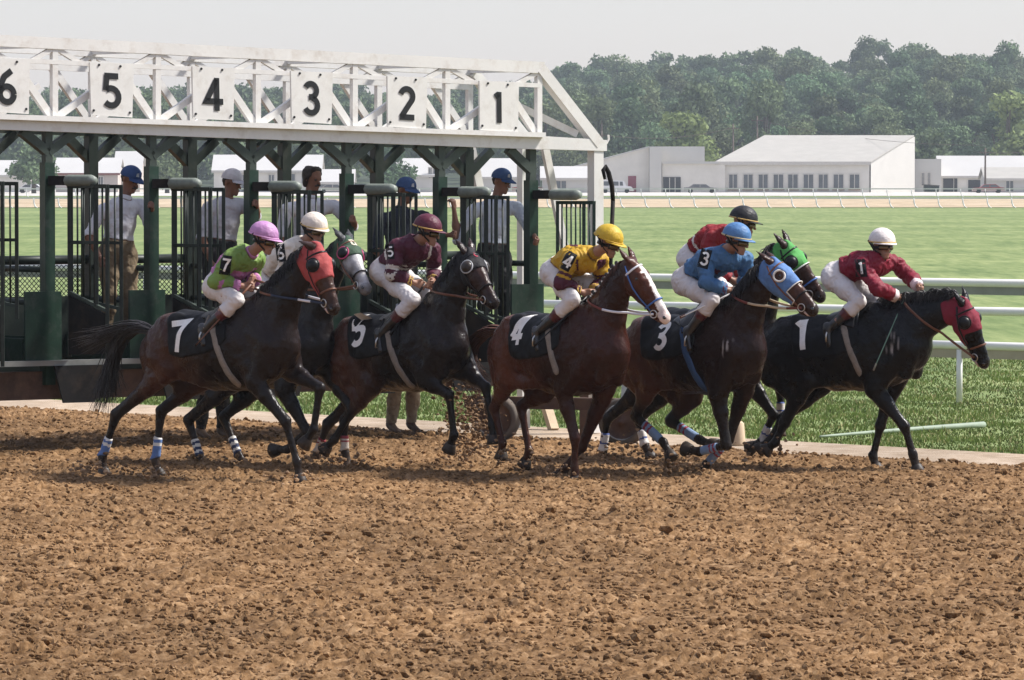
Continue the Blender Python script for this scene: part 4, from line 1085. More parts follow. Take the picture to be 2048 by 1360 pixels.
for i, x in enumerate(POST):
    lt_, lb_ = lowB(x), 0
    z_top = gp(x, lowB(x))[2]; zs = gp(x, lowB(x) + 62)[2]; c = gp(x, 400) * [1, 1, 0] + GB * .09
    zf = gp(104, 583)[2] + (i - 2) * 0.0
    mb = MB(); mb.beam(c + [0, 0, zs - .05], c + [0, 0, z_top], .078, .078, up=GU); post = gpart(mb, 'stall_post', M_GGREY)
    mb = MB(); mb.beam(c + [0, 0, zf - .9], c + [0, 0, zs], .108, .108, up=GU); gpart(mb, 'post_sleeve', M_GGREEN, post)
    for s in (-1, 1):
        if i == 7 and s == 1: continue
        mb = MB(); mb.beam(c + [0, 0, zs + .10], c + GU * s * .29 + [0, 0, z_top - .005 * s], .085, .085, up=GB); gpart(mb, 'post_brace', M_GGREY, post)
    cb = c + GB * (GD - .09)
    mb = MB(); mb.beam(cb + [0, 0, zf - .9], cb + [0, 0, z_top], .105, .105, up=GU); bpost = gpart(mb, 'stall_post', M_GDARK)
    for s in (-1, 1):
        mb = MB(); mb.beam(cb + [0, 0, zs + .05], cb + GU * s * .30 + [0, 0, z_top - .005 * s], .085, .085, up=GB); gpart(mb, 'post_brace', M_GDARK, bpost)
    # padded latch arm
    yp = L(142, 361, 1103, 389)(x + 38); p = gp(x + 18, yp) + GV * .06
    e = p + GU * .10 + GV * .42; e[2] = p[2]
    mb = MB(); n_ = 9; ks = np.linspace(0, 1, n_)
    mb.tube([p + (e - p) * k for k in ks], [0.056 * min(1, .62 + 1.6 * min(k, 1 - k) * 2) for k in ks], 12); gpart(mb, 'latch_pad', M_PAD, smooth=True)
    mb = MB(); mb.beam(c + [0, 0, p[2]] + GV * .05, p + GV * .03, .09, .09); gpart(mb, 'latch_bracket', M_RUBBER)
    if i < 8:
        xs = x + 26; d1 = 88 - i * 2; d2 = 118 - i * 3
        if i == 7: leaf(c, xs + 8, xs + 90, 405, 590, 600, .25, 'stall_door', M_GGREEN, False, 8)
        else:
            leaf(c, xs, xs + d1, YT(xs), YT(xs) + 212, YT(xs) + 250, .46, 'stall_door', M_GDARK, True, 3)
            leaf(c, xs + 4, xs + d2, YT(xs) + 1, YT(xs) + 222, YT(xs) + 246, .18, 'stall_door', M_GDARK, False, 8)
    # partition: boarded sides with standing ledge
    zl = 1.02; z0 = .88
    mb = MB()
    a = c - GU * .28 - GB * .06; b = c + GU * .12 - GB * .06
    P = [np.array([a[0], a[1], z0]), np.array([b[0], b[1], z0]), np.array([b[0], b[1], zf]), np.array([a[0], a[1], zf])]
    mb.prism(P, GB * .03); gpart(mb, 'front_board', M_GGREEN)
    for s in (-.28, .10):
        a = c + GU * s; b = a + GB * (GD + .9)
        mb = MB(); P = [np.array([a[0], a[1], z0]), np.array([b[0], b[1], z0]), np.array([b[0], b[1], 1.12]), np.array([a[0], a[1], 1.12])]
        mb.prism(P, GU * .03); gpart(mb, 'partition_board', M_GGREEN)
    mb = MB(); mb.frame(c - GU * .09 + GB * .62 + [0, 0, zl - .02], GU * .17, GB * .62, np.array([0, 0, .02])); gpart(mb, 'standing_ledge', M_GGREY)
    for zz, mm in ((1.46, M_GDARK), (1.78, M_GDARK)):
        mb = MB(); a = c + GB * .06 + [0, 0, zz]; mb.tube([a, a + GB * (GD - .1)], .03, 8); gpart(mb, 'partition_rail', mm, smooth=True)
# lower sill of the whole gate, skirts
for (z0, z1, m, off, nm) in ((.86, .91, M_STEEL, -.06, 'sill'), (.53, .80, M_RUST, .1, 'base_beam'), (.53, .74, M_RUST, GD, 'base_beam')):
    a, b = gp(XL, 600) * [1, 1, 0] + GB * off, gp(1085, 600) * [1, 1, 0] + GB * off
    mb = MB(); mb.prism([a + [0, 0, z0], b + [0, 0, z0], b + [0, 0, z1], a + [0, 0, z1]], GB * .12); gpart(mb, nm, m)
for x in POST[:-1]:
    mb = MB(); a, b = gp(x - 4, 600) * [1, 1, 0] + GV * .08, gp(x + 95, 600) * [1, 1, 0] + GV * .08
    mb.prism([a + GU * .1 + [0, 0, .50], b - GU * .1 + [0, 0, .50], b + [0, 0, .86], a + [0, 0, .86]], GB * .02); gpart(mb, 'mud_skirt', M_RUBBER)
# tail pipe and chain-link mesh closing the back of each stall
for i in range(len(POST) - 1):
    a = gp(POST[i], 400) * [1, 1, 0] + GB * (GD + .02); b = gp(POST[i + 1], 400) * [1, 1, 0] + GB * (GD + .02)
    zp = gp(104, 520, GD)[2]
    mb = MB(); mb.tube([a + [0, 0, zp], b + [0, 0, zp]], .045, 10); tg = gpart(mb, 'tail_bar', M_GDARK, smooth=True)
    zt, zbm = zp - .05, zp - .36; mb = MB(); Lw = np.linalg.norm(b - a); d = (b - a) / Lw; st = .052; n_ = int(Lw / st)
    hh = zt - zbm
    for k in range(-int(hh / st), n_ + 1):
        for s in (1, -1):
            x0 = k * st if s == 1 else k * st + hh; x1 = x0 + s * hh
            def clipx(xa, za, xb, zb):
                t0, t1 = 0.0, 1.0; dxx = xb - xa
                for lim, sg in ((0, 1), (Lw, -1)):
                    if sg * dxx > 0: t0 = max(t0, (lim - xa) / dxx) if sg == 1 else t0
                lo, hi = sorted(((0 - xa) / dxx, (Lw - xa) / dxx)); t0, t1 = max(0, lo), min(1, hi); return t0, t1
            t0, t1 = clipx(x0, zbm, x1, zt)
            if t1 - t0 < .02: continue
            A = a + d * (x0 + (x1 - x0) * t0) + [0, 0, zbm + hh * t0]; B = a + d * (x0 + (x1 - x0) * t1) + [0, 0, zbm + hh * t1]
            mb.beam(A, B, .006, .006, up=GB)
    o = gpart(mb, 'chain_link_mesh', M_GDARK, tg); o['kind'] = 'stuff'
    mb = MB(); mb.prism([a + [0, 0, .75], b + [0, 0, .75], b + [0, 0, zbm], a + [0, 0, zbm]], GB * .03); gpart(mb, 'tail_board', M_GDARK)
# axle and travelling wheels
def wheel(c, r, ax=GU):
    mb = MB(); mb.lathe(c, ax, [(-.075, r * .74), (-.085, r * .88), (-.06, r), (.06, r), (.085, r * .88), (.075, r * .74)], 30, cap=False); mb.lathe(c, ax, [(.075, r * .74), (-.075, r * .74)], 30, cap=False)
    t = gpart(mb, 'wheel', M_TYRE, smooth=True)
    mb = MB(); mb.lathe(c, ax, [(-.08, r * .74), (-.05, r * .70), (-.03, r * .5), (-.06, r * .22), (-.08, r * .1)], 24, m=0, cap=False); mb.lathe(c, ax, [(-.09, r * .1), (-.10, .03)], 12); mb.tube([c - ax * .075 + r * .74 * np.array([math.cos(a) * 1.0, 0, math.sin(a)]) for a in np.linspace(0, 2 * math.pi, 25)], .010, 5, m=1, cap=False); gpart(mb, 'rim', [M_RUST, M_STEEL], t, True)
WHX = nrm(GU + GB * -.9)
for (px_, py_, yb) in ((992, 835, 886), (1247, 846, 893)):
    g_ = G(px_, yb); r = (2.7 - (py_ - 348) * g_[1] / FPX); r = .24
    wheel(np.array([g_[0], g_[1] + .1, r]), r, nrm(np.array([.25, 1, 0])))
a = G(992, 886); b = G(1247, 893); mb = MB(); mb.beam([a[0] - .3, a[1] + .35, .40], [b[0] + .15, b[1] + .30, .40], .12, .12); gpart(mb, 'axle_beam', M_RUST)
for x_, dy_ in ((992, .3), (1247, .3)):
    g_ = G(x_, 888); mb = MB(); mb.beam([g_[0], g_[1] + dy_, .15], [g_[0] + .05, g_[1] + dy_ + .3, .8], .07, .07); gpart(mb, 'wheel_strut', M_STEEL)
g_ = G(1168, 880); mb = MB(); mb.beam([g_[0], g_[1], .02], [g_[0], g_[1], .75], .09, .09); gpart(mb, 'support_leg', M_RUST)
M_TAN = mk('weathered_tan_paint', (.50, .38, .25), rough=.7, var=.2, scale=8, dirt=(.2, .13, .08), dirt_amt=.5)
mb = MB(); p, q = G(1108, 862), U(1086, 790, G(1108, 862)[1] + .3); mb.beam(p, q, .09, .09); gpart(mb, 'support_leg', M_TAN)
g_ = G(1478, 893); mb = MB(); mb.lathe(g_ + [0, 0, .01], [0, 0, 1], [(0, .07), (.02, .065), (.22, .05), (.24, .03)], 12)
tag(mb.build('marker_post', M_TAN, None, True), 'short tan marker post on the sandy edge behind the blue-hooded horse', 'post')
# ------------------------------------------------------------------ people
M_SKIN = mk('skin', (.30, .155, .10), rough=.5, var=.12, scale=20, spec=.35)
M_SKIND = mk('tanned_skin', (.20, .095, .06), rough=.5, var=.12, scale=20, spec=.35)
M_BROWNHAIR = mk('brown_hair', (.022, .013, .009), rough=.6, var=.3, scale=60)
M_LENS = mk('goggle_lens', (.10, .065, .02), rough=.1, spec=.8, var=.1)
M_BOOT = mk('black_boot', (.012, .011, .011), rough=.3, spec=.6, var=.3, scale=12, dirt=(.10, .07, .05), dirt_amt=.3)
M_BOOTTOP = mk('maroon_boot_top', (.075, .012, .016), rough=.35, spec=.5, var=.2)
def person(label, J, face, up=(0, 0, 1), group=None, cat='person', skin=None, cover=None, mats=None, scale=1.0, root=None, fist=(), palms=(), h=.0095, wrinkle=.007, loose=.012, bulk=1.0, vox=None):
    """J: joints in world space. cover(tag, t, p) -> garment name or None; mats: garment -> (offset, [materials], face material function)"""
    skin = skin or M_SKIN
    base = J.get('base', (J['pelvis'] * [1, 1, 0] + [0, 0, min(J['anN'][2], J['anF'][2])]))
    ro = empty('person', tuple(base), 0, label, cat, group)
    pr = []; b = bulk
    Pm = lambda *a, **k: pr.append(Prim(*a, **k))
    f = nrm(face); u = nrm(np.asarray(up, float) - f * np.dot(up, f)); s = np.cross(u, f)
    hc = J['head']
    ts = J['shF'] - J['shN']
    # head
    Pm(hc - f * .028 + u * .028, hc + f * .018 + u * .034, (.072, .082), (.070, .078), side=s, k=.008, tag='head')
    Pm(hc + f * .022 - u * .0, hc + f * .046 - u * .092, (.062, .066), (.036, .038), side=s, k=.008, tag='head')
    Pm(hc + f * .086 - u * .012, hc + f * .108 - u * .048, .011, .016, side=s, k=.005, tag='head')
    Pm(hc + f * .082 + u * .006 - s * .03, hc + f * .082 + u * .006 + s * .03, .014, .014, k=.005, tag='head')
    Pm(hc + f * .080 - u * .078 - s * .016, hc + f * .080 - u * .078 + s * .016, .012, .012, k=.004, tag='head')
    Pm(hc + f * .068 - u * .112, hc + f * .064 - u * .108, .020, .020, k=.006, tag='head')
    for q in (-1, 1): Pm(hc + s * q * .078 - f * .012 + u * .012, hc + s * q * .080 - f * .008 - u * .028, (.010, .022), (.008, .012), side=s, k=.004, tag='head')
    nk = J['neck']
    Pm(nk, hc - f * .022 - u * .055, .056 * b, .052 * b, k=.012, tag='neck')
    # trunk
    pv = J['pelvis']; sm = (J['shN'] + J['shF']) / 2
    back = J.get('spine', (sm + pv) / 2)
    Pm(J['shN'] + ts * .12, J['shF'] - ts * .12, .066 * b, .066 * b, k=.016, tag='chest')
    Pm(sm * .9 + nk * .1, sm + (back - sm) * .75, (.150 * b, .098 * b), (.150 * b, .108 * b), side=ts, k=.016, tag='chest')
    Pm(sm + (back - sm) * .75, back + (pv - back) * .55, (.148 * b, .105 * b), (.135 * b, .098 * b), side=ts, k=.016, tag='abd')
    Pm(back + (pv - back) * .6, pv, (.14 * b, .10 * b), (.150 * b, .112 * b), side=ts, k=.016, tag='pelvis')
    for q in 'NF':
        sh, el, ha = J['sh' + q], J['el' + q], J['ha' + q]
        Pm(sh, el, (.054 * b, .054 * b), (.043 * b, .043 * b), k=.012, tag='uarm_' + q)
        Pm(el, el + (ha - el) * .45, .043 * b, .040 * b, k=.010, tag='farm_' + q)
        Pm(el + (ha - el) * .45, ha, .040 * b, (.029, .025), k=.008, tag='farm2_' + q)
        d = nrm(ha - el); bar = nrm(J.get('bar' + q, np.array([0, 0, 1.0]))); wv = nrm(bar - d * np.dot(bar, d)); pd = nrm(np.cross(d, wv)) * J.get('pd' + q, 1)
        kn_ = ha + d * .078
        Pm(ha + d * .012, kn_, (.030, .018), (.041, .015), side=wv, k=.005, tag='hand')
        for k in range(4):
            o_ = kn_ + wv * (k - 1.5) * .0205; l = (.9, 1, .97, .8)[k]
            p1 = o_ + (d * .026 + pd * .024) * l; p2 = p1 + (pd * .026 - d * .008) * l; p3 = p2 + (-d * .024 + pd * .002) * l
            Pm(o_, p1, .0098, .0092, k=.0025, tag='hand'); Pm(p1, p2, .0092, .0085, k=.0025, tag='hand'); Pm(p2, p3, .0085, .0078, k=.0025, tag='hand')
        t0 = ha + d * .026 + wv * .030; t1 = t0 + d * .030 + wv * .016 + pd * .020; t2 = t1 + d * .014 - wv * .014 + pd * .022
        Pm(t0, t1, .0125, .0108, k=.003, tag='hand'); Pm(t1, t2, .0108, .0088, k=.003, tag='hand')
        hp, kn, an, to = J['hip' + q], J['kn' + q], J['an' + q], J['to' + q]
        Pm(hp, hp + (kn - hp) * .5, .092 * b, .080 * b, k=.016, tag='thigh_' + q)
        Pm(hp + (kn - hp) * .5, kn, .080 * b, .056 * b, k=.012, tag='thigh_' + q)
        Pm(pv, hp, .105 * b, .095 * b, k=.018, tag='pelvis')
        c1 = kn + (an - kn) * .35
        Pm(kn, c1, .055 * b, .055 * b, k=.010, tag='calf_' + q)
        Pm(c1, an, .055 * b, .037 * b, k=.010, tag='calf2_' + q)
        Pm(an + nrm(an - to) * .035, to, (.036, .034), (.040, .024), k=.008, tag='foot_' + q)
    V, Q = sdf_mesh(pr, h, smooth=1)
    N = vnormals(V, Q); bi, bt = nearest(pr, V); vt = np.array([p.tag for p in pr])[bi]
    meshobj('body', V, Q, skin, ro, True)
    out = {'root': ro, 'hc': hc, 'f': f, 'u': u, 's': s}
    cov = np.array([cover(t, x) or '' for t, x in zip(vt, bt)])
    for g, (off, ml, fn) in mats.items():
        mask = cov == g
        ph = random.random() * 50
        def wr(v, ph=ph, g=g):
            a = wrinkle * {'jacket': 1, 'shirt': 1, 'trousers': 1.2, 'breeches': .55}.get(g, .3)
            o_ = []
            for p in v:
                n1 = noise.noise(Vector((p[0] * 10 + ph, p[1] * 10, p[2] * 15))); n2 = noise.noise(Vector((p[0] * 24 + ph, p[1] * 24, p[2] * 20 + n1 * 2)))
                o_.append(a * (.9 * n1 + .95 * (.32 - abs(n2) * 1.6)))
            return np.array(o_)
        sv, sq, su = shell(V, Q, N, mask, off, rim=off + .002, disp=wr, bsm=6)
        if not len(sq): continue
        fm = np.zeros(len(sq), int)
        if fn is not None:
            for k, qd in enumerate(sq):
                vi = su[qd[0]]; fm[k] = fn(vt[vi], bt[vi], sv[qd].mean(0))
        o = meshobj(g, sv, sq, ml, ro, True, fm=fm)
        out[g] = o; out[g + '_bvh'] = BVHTree.FromPolygons([Vector(p) for p in sv], [tuple(map(int, x)) for x in sq])
    # eyes
    for q in (-1, 1):
        e = hc + f * .083 + s * q * .031 - u * .010
        MB().lathe(e, f, [(-.006, .013), (.004, .010), (.006, .003)], 8).build('eye', M_EYE, ro, True)
    return out

def dome(hc, f, u, s, rf, rs, ru, lo=-.15, n=24, m=10, wob=0):
    mb = MB(); v = []; fq = []
    for j in range(m + 1):
        el = lo + (math.pi / 2 - lo) * j / m
        for i in range(n):
            a = 2 * math.pi * i / n
            v.append(hc + f * rf * math.cos(el) * math.cos(a) + s * rs * math.cos(el) * math.sin(a) + u * ru * math.sin(el))
    fq = [(j * n + i, j * n + (i + 1) % n, (j + 1) * n + (i + 1) % n, (j + 1) * n + i) for j in range(m) for i in range(n)]
    mb.add(v, fq); return mb
def helmet(P, rgb, trim=(.55, .36, .12), peak=None):
    hc, f, u, s, ro = P['hc'], P['f'], P['u'], P['s'], P['root']
    u2 = nrm(u + f * .10); f2 = nrm(f - u * .10); c = hc + u * .040 - f * .008
    M_ = cloth(rgb, .5)
    mb = dome(c, f2, u2, s, .134, .118, .118, -.12)
    he = mb.build('helmet', M_, ro, True)
    mb = MB(); mb.tube([c + f2 * .135 * math.cos(a) + s * .119 * math.sin(a) - u2 * .008 for a in np.linspace(0, 2 * math.pi, 33)], .007, 6, cap=False); mb.build('helmet_band', cloth(trim, .5), he, True)
    v = []; n = 14
    for i in range(n + 1):
        a = R(-72 + 144 * i / n); e = f2 * math.cos(a) * .132 + s * math.sin(a) * .117
        x = f2 * math.cos(a) * (.132 + .058 * math.cos(a * 1.2)) + s * math.sin(a) * .122
        v += [c + e - u2 * .010, c + x - u2 * .018, c + x - u2 * .025, c + e - u2 * .020]
    fq = [(4 * i + j, 4 * i + (j + 1) % 4, 4 * i + 4 + (j + 1) % 4, 4 * i + 4 + j) for i in range(n) for j in range(4)]
    mb = MB(); mb.add(v, fq); mb.build('helmet_peak', M_ if peak is None else peak, he, True)
    mb = MB(); mb.tube([c + s * .112 - u2 * .01, hc + s * .085 - u * .05 + f * .01, hc + f * .055 - u * .118, hc - s * .085 - u * .05 + f * .01, c - s * .112 - u2 * .01], .008, 6, flat=.5); mb.build('chin_strap', M_LEATHER, he, True)
    for q in (-1, 1): mb = MB(); mb.tube([c + s * q * .116 - f2 * .05, hc + s * q * .088 - u * .045], .010, 6, flat=.4); mb.build('harness_strap', M_LEATHER, he, True)
def goggles(P, strap=None):
    hc, f, u, s, ro = P['hc'], P['f'], P['u'], P['s'], P['root']
    def strip(a0, a1, lo, hi, r0, r1, n=12):
        mb = MB(); v = []
        for i in range(n + 1):
            a = R(a0 + (a1 - a0) * i / n)
            d = f * math.cos(a) * r0 + s * math.sin(a) * r1
            for (k, z) in ((1, lo), (1, hi), (.90, hi), (.90, lo)): v.append(hc + d * k + u * z)
        mb.add(v, [(4 * i + j, 4 * i + (j + 1) % 4, 4 * i + 4 + (j + 1) % 4, 4 * i + 4 + j) for i in range(n) for j in range(4)]); return mb
    g = strip(-62, 62, -.046, .000, .108, .088).build('goggles', M_LEATHER, ro, True)
    strip(-56, -7, -.038, -.006, .112, .092, 7).build('goggle_lens', M_LENS, g, True); strip(7, 56, -.038, -.006, .112, .092, 7).build('goggle_lens', M_LENS, g, True)
    strip(62, 298, -.034, -.010, .100, .090, 16).build('goggle_strap', M_LEATHER, g, True)

def jcover(t, x):
    k = t.split('_')[0]
    if k in ('chest', 'abd', 'uarm', 'farm'): return 'jacket'
    if k == 'farm2': return 'jacket' if x < .86 else None
    if k in ('pelvis', 'thigh', 'calf'): return 'breeches'
    if k == 'calf2' : return 'boot_' + t[-1]
    if k == 'foot': return 'boot_' + t[-1]
    if k == 'neck': return 'collar' if x < .30 else None
    return None
M_BREECH = mk('white_breeches', (.60, .565, .55), rough=.65, var=.10, scale=14, bump=.22, bscale=30, dirt=(.34, .26, .20), dirt_amt=.3, dscale=14)
def jockey(H, label, D, silks, fn, helm, trim, collar, num=None, group='jockeys riding'):
    lp, wld = H.lp, H.wld
    g = lambda k, lat: wld(lp(*D[k][:2], D[k][2] if len(D[k]) > 2 else lat))
    J = {}
    J['head'] = g('head', D.get('hlat', 0)); J['neck'] = g('neck', 0); J['pelvis'] = g('pelvis', 0)
    J['shN'], J['elN'], J['haN'] = g('sh', -.17), g('el', -.24), g('ha', -.07)
    far = lambda k, k2, lat, d: (g(k2, lat) if k2 in D else wld(lp(*D[k][:2], -lat * d) + np.array([0, lat * (1 + d), 0])))
    def farp(k, k2, latn, latf):
        if k2 in D: return g(k2, latf)
        p = lp(*D[k][:2], latn); return wld(np.array([p[0], latf, p[2]]))
    J['shF'] = farp('sh', 'shf', -.17, .17); J['elF'] = farp('el', 'elf', -.24, .24); J['haF'] = farp('ha', 'haf', -.07, .07)
    J['hipN'], J['knN'], J['anN'], J['toN'] = g('hip', -.10), g('kn', -.20), g('an', -.28), g('to', -.29)
    for k, a, b in (('hip', -.10, .10), ('kn', -.20, .20), ('an', -.28, .28), ('to', -.29, .29)): J[k + 'F'] = farp(k, k + 'f', a, b)
    J['spine'] = (J['shN'] + J['shF']) / 4 + J['pelvis'] / 2 + np.array([0, 0, D.get('arch', .05)])
    rd = H.wld(H.poll) - J['haN']
    for q in 'NF': J['bar' + q] = H.hy * (1 if q == 'N' else 1) * .2 + np.array([0, 0, 1.0]); J['pd' + q] = 1
    al = R(D['face']); pit = R(D.get('pitch', -20))
    fv = np.array([math.cos(al) * math.cos(pit), -math.sin(al) * math.cos(pit), math.sin(pit)])
    J['base'] = J['pelvis'] * [1, 1, 0] + [0, 0, J['toN'][2]]
    mats = {'jacket': (.026, silks, fn), 'breeches': (.012, [M_BREECH], None), 'boot_N': (.005, [M_BOOT, M_BOOTTOP], lambda t, x, p: 1 if t.startswith('calf2') and x < .28 else 0), 'boot_F': (.005, [M_BOOT, M_BOOTTOP], lambda t, x, p: 1 if t.startswith('calf2') and x < .28 else 0), 'collar': (.010, [cloth(collar)], None)}
    P = person(label, J, fv, group=group, cover=jcover, mats=mats, bulk=.97, wrinkle=.017)
    for o in list(P['root'].children):
        if o.name.startswith('boot_'): o.name = 'boot'
    helmet(P, helm, trim); goggles(P)
    print('   jockey', H.S['n'], 'thigh %.2f shin %.2f uarm %.2f farm %.2f torso %.2f' % tuple(np.linalg.norm(J[a] - J[b]) for a, b in (('hipN', 'knN'), ('knN', 'anN'), ('shN', 'elN'), ('elN', 'haN'), ('neck', 'pelvis'))))
    if num and 'badge' in D:
        px, py, hh = D['badge']; o_ = J['shN'] * .5 + J['elN'] * .5; Y = o_[1]
        k = Y / FPX; c = U(px, py, Y); tl = R(D.get('btilt', 8)); xd = np.array([math.cos(tl), 0, math.sin(tl)]); yd = np.array([-math.sin(tl), 0, math.cos(tl)])
        s_ = hh * k; bv = P['jacket_bvh']
        v, f = patch(-.42 * s_, .42 * s_, -.75 * s_, .75 * s_, 8, 10, c, xd, yd, bv, .004); bd = meshobj('number_badge', v, f, M_BLACKCLOTH, P['root'], True)
        v, f = decal(num, .17, c - xd * .30 * s_ - yd * .5 * s_, xd, yd, s_, bv, .009); meshobj('badge_number', v, f, M_WHITE, bd)
    # reins and stirrups belong to the horse
    hl = lambda p: H.loc(p)
    for bit, q in ((H.bit_n, 'N'), (H.bit_f, 'F')):
        hh = hl(J['ha' + q] + nrm(J['ha' + q] - J['el' + q]) * .09); m = (bit + hh) / 2 - np.array([0, 0, D.get('sag', .03)]) + np.array([0, -.05 if q == 'N' else .05, 0])
        mb = MB(); rp = bez([bit, m, hh], 25); sg = -1 if q == 'N' else 1
        for pt in rp[1:-1]:
            ht = H.bvh.ray_cast(Vector((pt[0], sg * 1.2, pt[2])), Vector((0, -sg, 0)), 1.2)
            if ht[0] is not None: pt[1] = sg * max(sg * pt[1], sg * ht[0][1] + .016)
        for (t0, t1, mi) in D.get('rein_bands', [(0, 24, 0)]): mb.tube(rp[t0:t1 + 1], .011, 6, flat=.5, m=mi)
        o = H.part(mb, 'rein', D.get('rein', [M_BROWNLEATHER]), H.root)
        st = hl(J['to' + q] * .55 + J['an' + q] * .45) - np.array([0, 0, .028]); top = H.tp(-.24, -.12, (-1 if q == 'N' else 1) * .27)
        mb = MB(); mb.tube([top, (top + st) / 2 + np.array([0, (-.03 if q == 'N' else .03), 0]), st + np.array([0, 0, .12])], .011, 6, flat=.35); sl = H.part(mb, 'stirrup_leather', D.get('leather', M_LEATHER), H.root)
        mb = MB(); mb.tube([st + np.array([.0, y, z]) for y, z in ((0, .12), (-.05, .06), (-.055, .0), (.055, 0), (.05, .06), (0, .12))], .007, 6); H.part(mb, 'stirrup_iron', M_METAL, sl)
    P['J'] = J; return P
def whip(label, p0, p1, r=.009, m=None, flap=None):
    mb = MB(); p0, p1 = np.asarray(p0), np.asarray(p1); d = p1 - p0
    mb.tube([p0, p0 + d * .25, p0 + d * .9, p1], [r * 1.3, r * 1.1, r * .7, r * .6], 8, m=0)
    mb.tube([p1 - d * .08, p1 + d * .02], [r * 1.6, r * 1.8], 6, m=1, flat=.3)
    o = mb.build('riding_whip', [m or M_LEATHER, flap or M_LEATHER], None, True); return tag(o, label, 'whip', 'jockeys whips')

LIME, PINK = cloth((.155, .25, .055)), cloth((.40, .155, .31))
MAR, WHI, GOLD = cloth((.062, .008, .022)), cloth((.56, .52, .47)), cloth((.52, .34, .07))
YEL = cloth((.44, .26, .015)); BLU, RUBY = cloth((.050, .13, .26)), cloth((.12, .010, .02)); RED = cloth((.20, .008, .012)); CRI = cloth((.175, .005, .020)); CRM = cloth((.62, .56, .48)); CUFF = cloth((.62, .50, .50))
def fn7(t, x, p):
    k = t.split('_')[0]
    if k in ('abd', 'pelvis'): return 1
    if k == 'farm' : return 1 if .2 < x < .55 else 0
    if k == 'farm2': return 1 if x > .35 else 0
    if k == 'chest': return 1 if fn7.ax @ (p - fn7.o) > .115 or (abs(fn7.ax @ (p - fn7.o) + (p[2] - fn7.o[2]) * .9 + .12) < .035) else 0
    return 0
def fn5(t, x, p):
    k = t.split('_')[0]
    if k == 'uarm': return 1 if .72 < x < .90 else 0
    if k == 'farm': return 1 if x < .22 else 0
    if k == 'farm2': return 2 if (.50 < x < .60 or .70 < x < .80) else 0
    if k == 'abd': return 1 if .25 < x < .45 else 0
    if k == 'chest': return 1 if .86 < x < .97 else 0
    return 0
def fn4(t, x, p):
    k = t.split('_')[0]
    if k == 'uarm': return 0 if x < .55 or .68 < x < .8 else 1
    if k == 'farm': return 1
    if k == 'farm2': return 2 if (.45 < x < .58 or .72 < x < .84) else 1
    if k in ('chest', 'abd'):
        return 1 if (math.sin(p[0] * 26) > .55 and math.sin(p[2] * 30 + 1) > .1) else 0
    return 0
def fn3(t, x, p):
    k = t.split('_')[0]
    if k == 'farm2': return 1 if (.5 < x < .58 or .68 < x < .76) else 0
    if k == 'chest' and x > .2: return 1 if (math.sin(p[0] * 20 + p[2] * 22) > .62 and math.sin(p[0] * 20 - p[2] * 22) > .3) else 0
    return 0
def fn2(t, x, p):
    k = t.split('_')[0]
    return 1 if k == 'abd' and .4 < x < .55 else 0
def fn1(t, x, p): return 1 if t.startswith('farm2') and x > .42 else 0
def fn6(t, x, p): return 1 if t.startswith('farm2') and x > .6 else 0
M_NAVY = mk('navy_rein', (.012, .022, .05), rough=.5); M_REDREIN = mk('red_brown_rein', (.16, .035, .025), rough=.5); M_TANREIN = mk('tan_rein', (.48, .38, .26), rough=.6)
D7 = dict(head=(528, 478), neck=(500, 507), pelvis=(438, 572), sh=(462, 518), el=(432, 563), ha=(484, 572), haf=(508, 560), hip=(430, 575), kn=(474, 601), an=(405, 662), to=(408, 690), face=24, pitch=-9, rein=[M_BROWNLEATHER, M_NAVY, M_WHITEB], rein_bands=[(0, 4, 1), (4, 8, 2), (8, 15, 1), (15, 24, 0)], badge=(452, 530, 26), btilt=-8, leather=M_WEB)
fn7.o = U(500, 507, 43.6); fn7.ax = nrm(U(438, 572, 43.9) - fn7.o)
P7 = jockey(H7, 'jockey in lime green and pink silks with pink helmet, badge 7 on sleeve', D7, [LIME, PINK], fn7, (.44, .22, .42), (.48, .25, .42), (.50, .20, .40), '7')
D6 = dict(head=(629, 458), neck=(602, 490), pelvis=(528, 560), sh=(578, 498), el=(562, 556), ha=(604, 572), hip=(518, 565), kn=(556, 598), an=(488, 660), to=(490, 686), face=50, pitch=-8, badge=(561, 506, 24))
P6 = jockey(H6, 'jockey in cream silks with cream helmet, badge 6, hidden behind the lime green rider', D6, [CRM, GOLD], fn6, (.66, .58, .50), (.50, .34, .14), (.6, .54, .46), '6')
D5 = dict(head=(856, 462), neck=(834, 482), pelvis=(770, 545), sh=(795, 494), shf=(866, 500), el=(783, 548), elf=(868, 545), ha=(828, 565), haf=(866, 562), hip=(766, 548), kn=(826, 600), knf=(852, 592), an=(757, 672), to=(762, 702), face=22, pitch=-7, badge=(780, 503, 20), btilt=5)
P5 = jockey(H5, 'jockey in maroon silks with pale chevrons and maroon helmet', D5, [MAR, WHI, GOLD], fn5, (.085, .012, .028), (.50, .32, .10), (.105, .014, .034), '5')
D4 = dict(head=(1217, 484), neck=(1190, 506), pelvis=(1112, 545), sh=(1142, 520), el=(1122, 566), ha=(1163, 584), hip=(1108, 548), kn=(1146, 600), an=(1072, 668), to=(1076, 698), face=30, pitch=-16, rein=[M_REDREIN, M_WHITEB], rein_bands=[(0, 14, 1), (14, 24, 0)], sag=.10, badge=(1136, 522, 26), btilt=-28)
P4 = jockey(H4, 'jockey in yellow silks with maroon sleeves and yellow helmet', D4, [YEL, MAR, GOLD], fn4, (.50, .33, .025), (.48, .30, .025), (.34, .20, .015), '4')
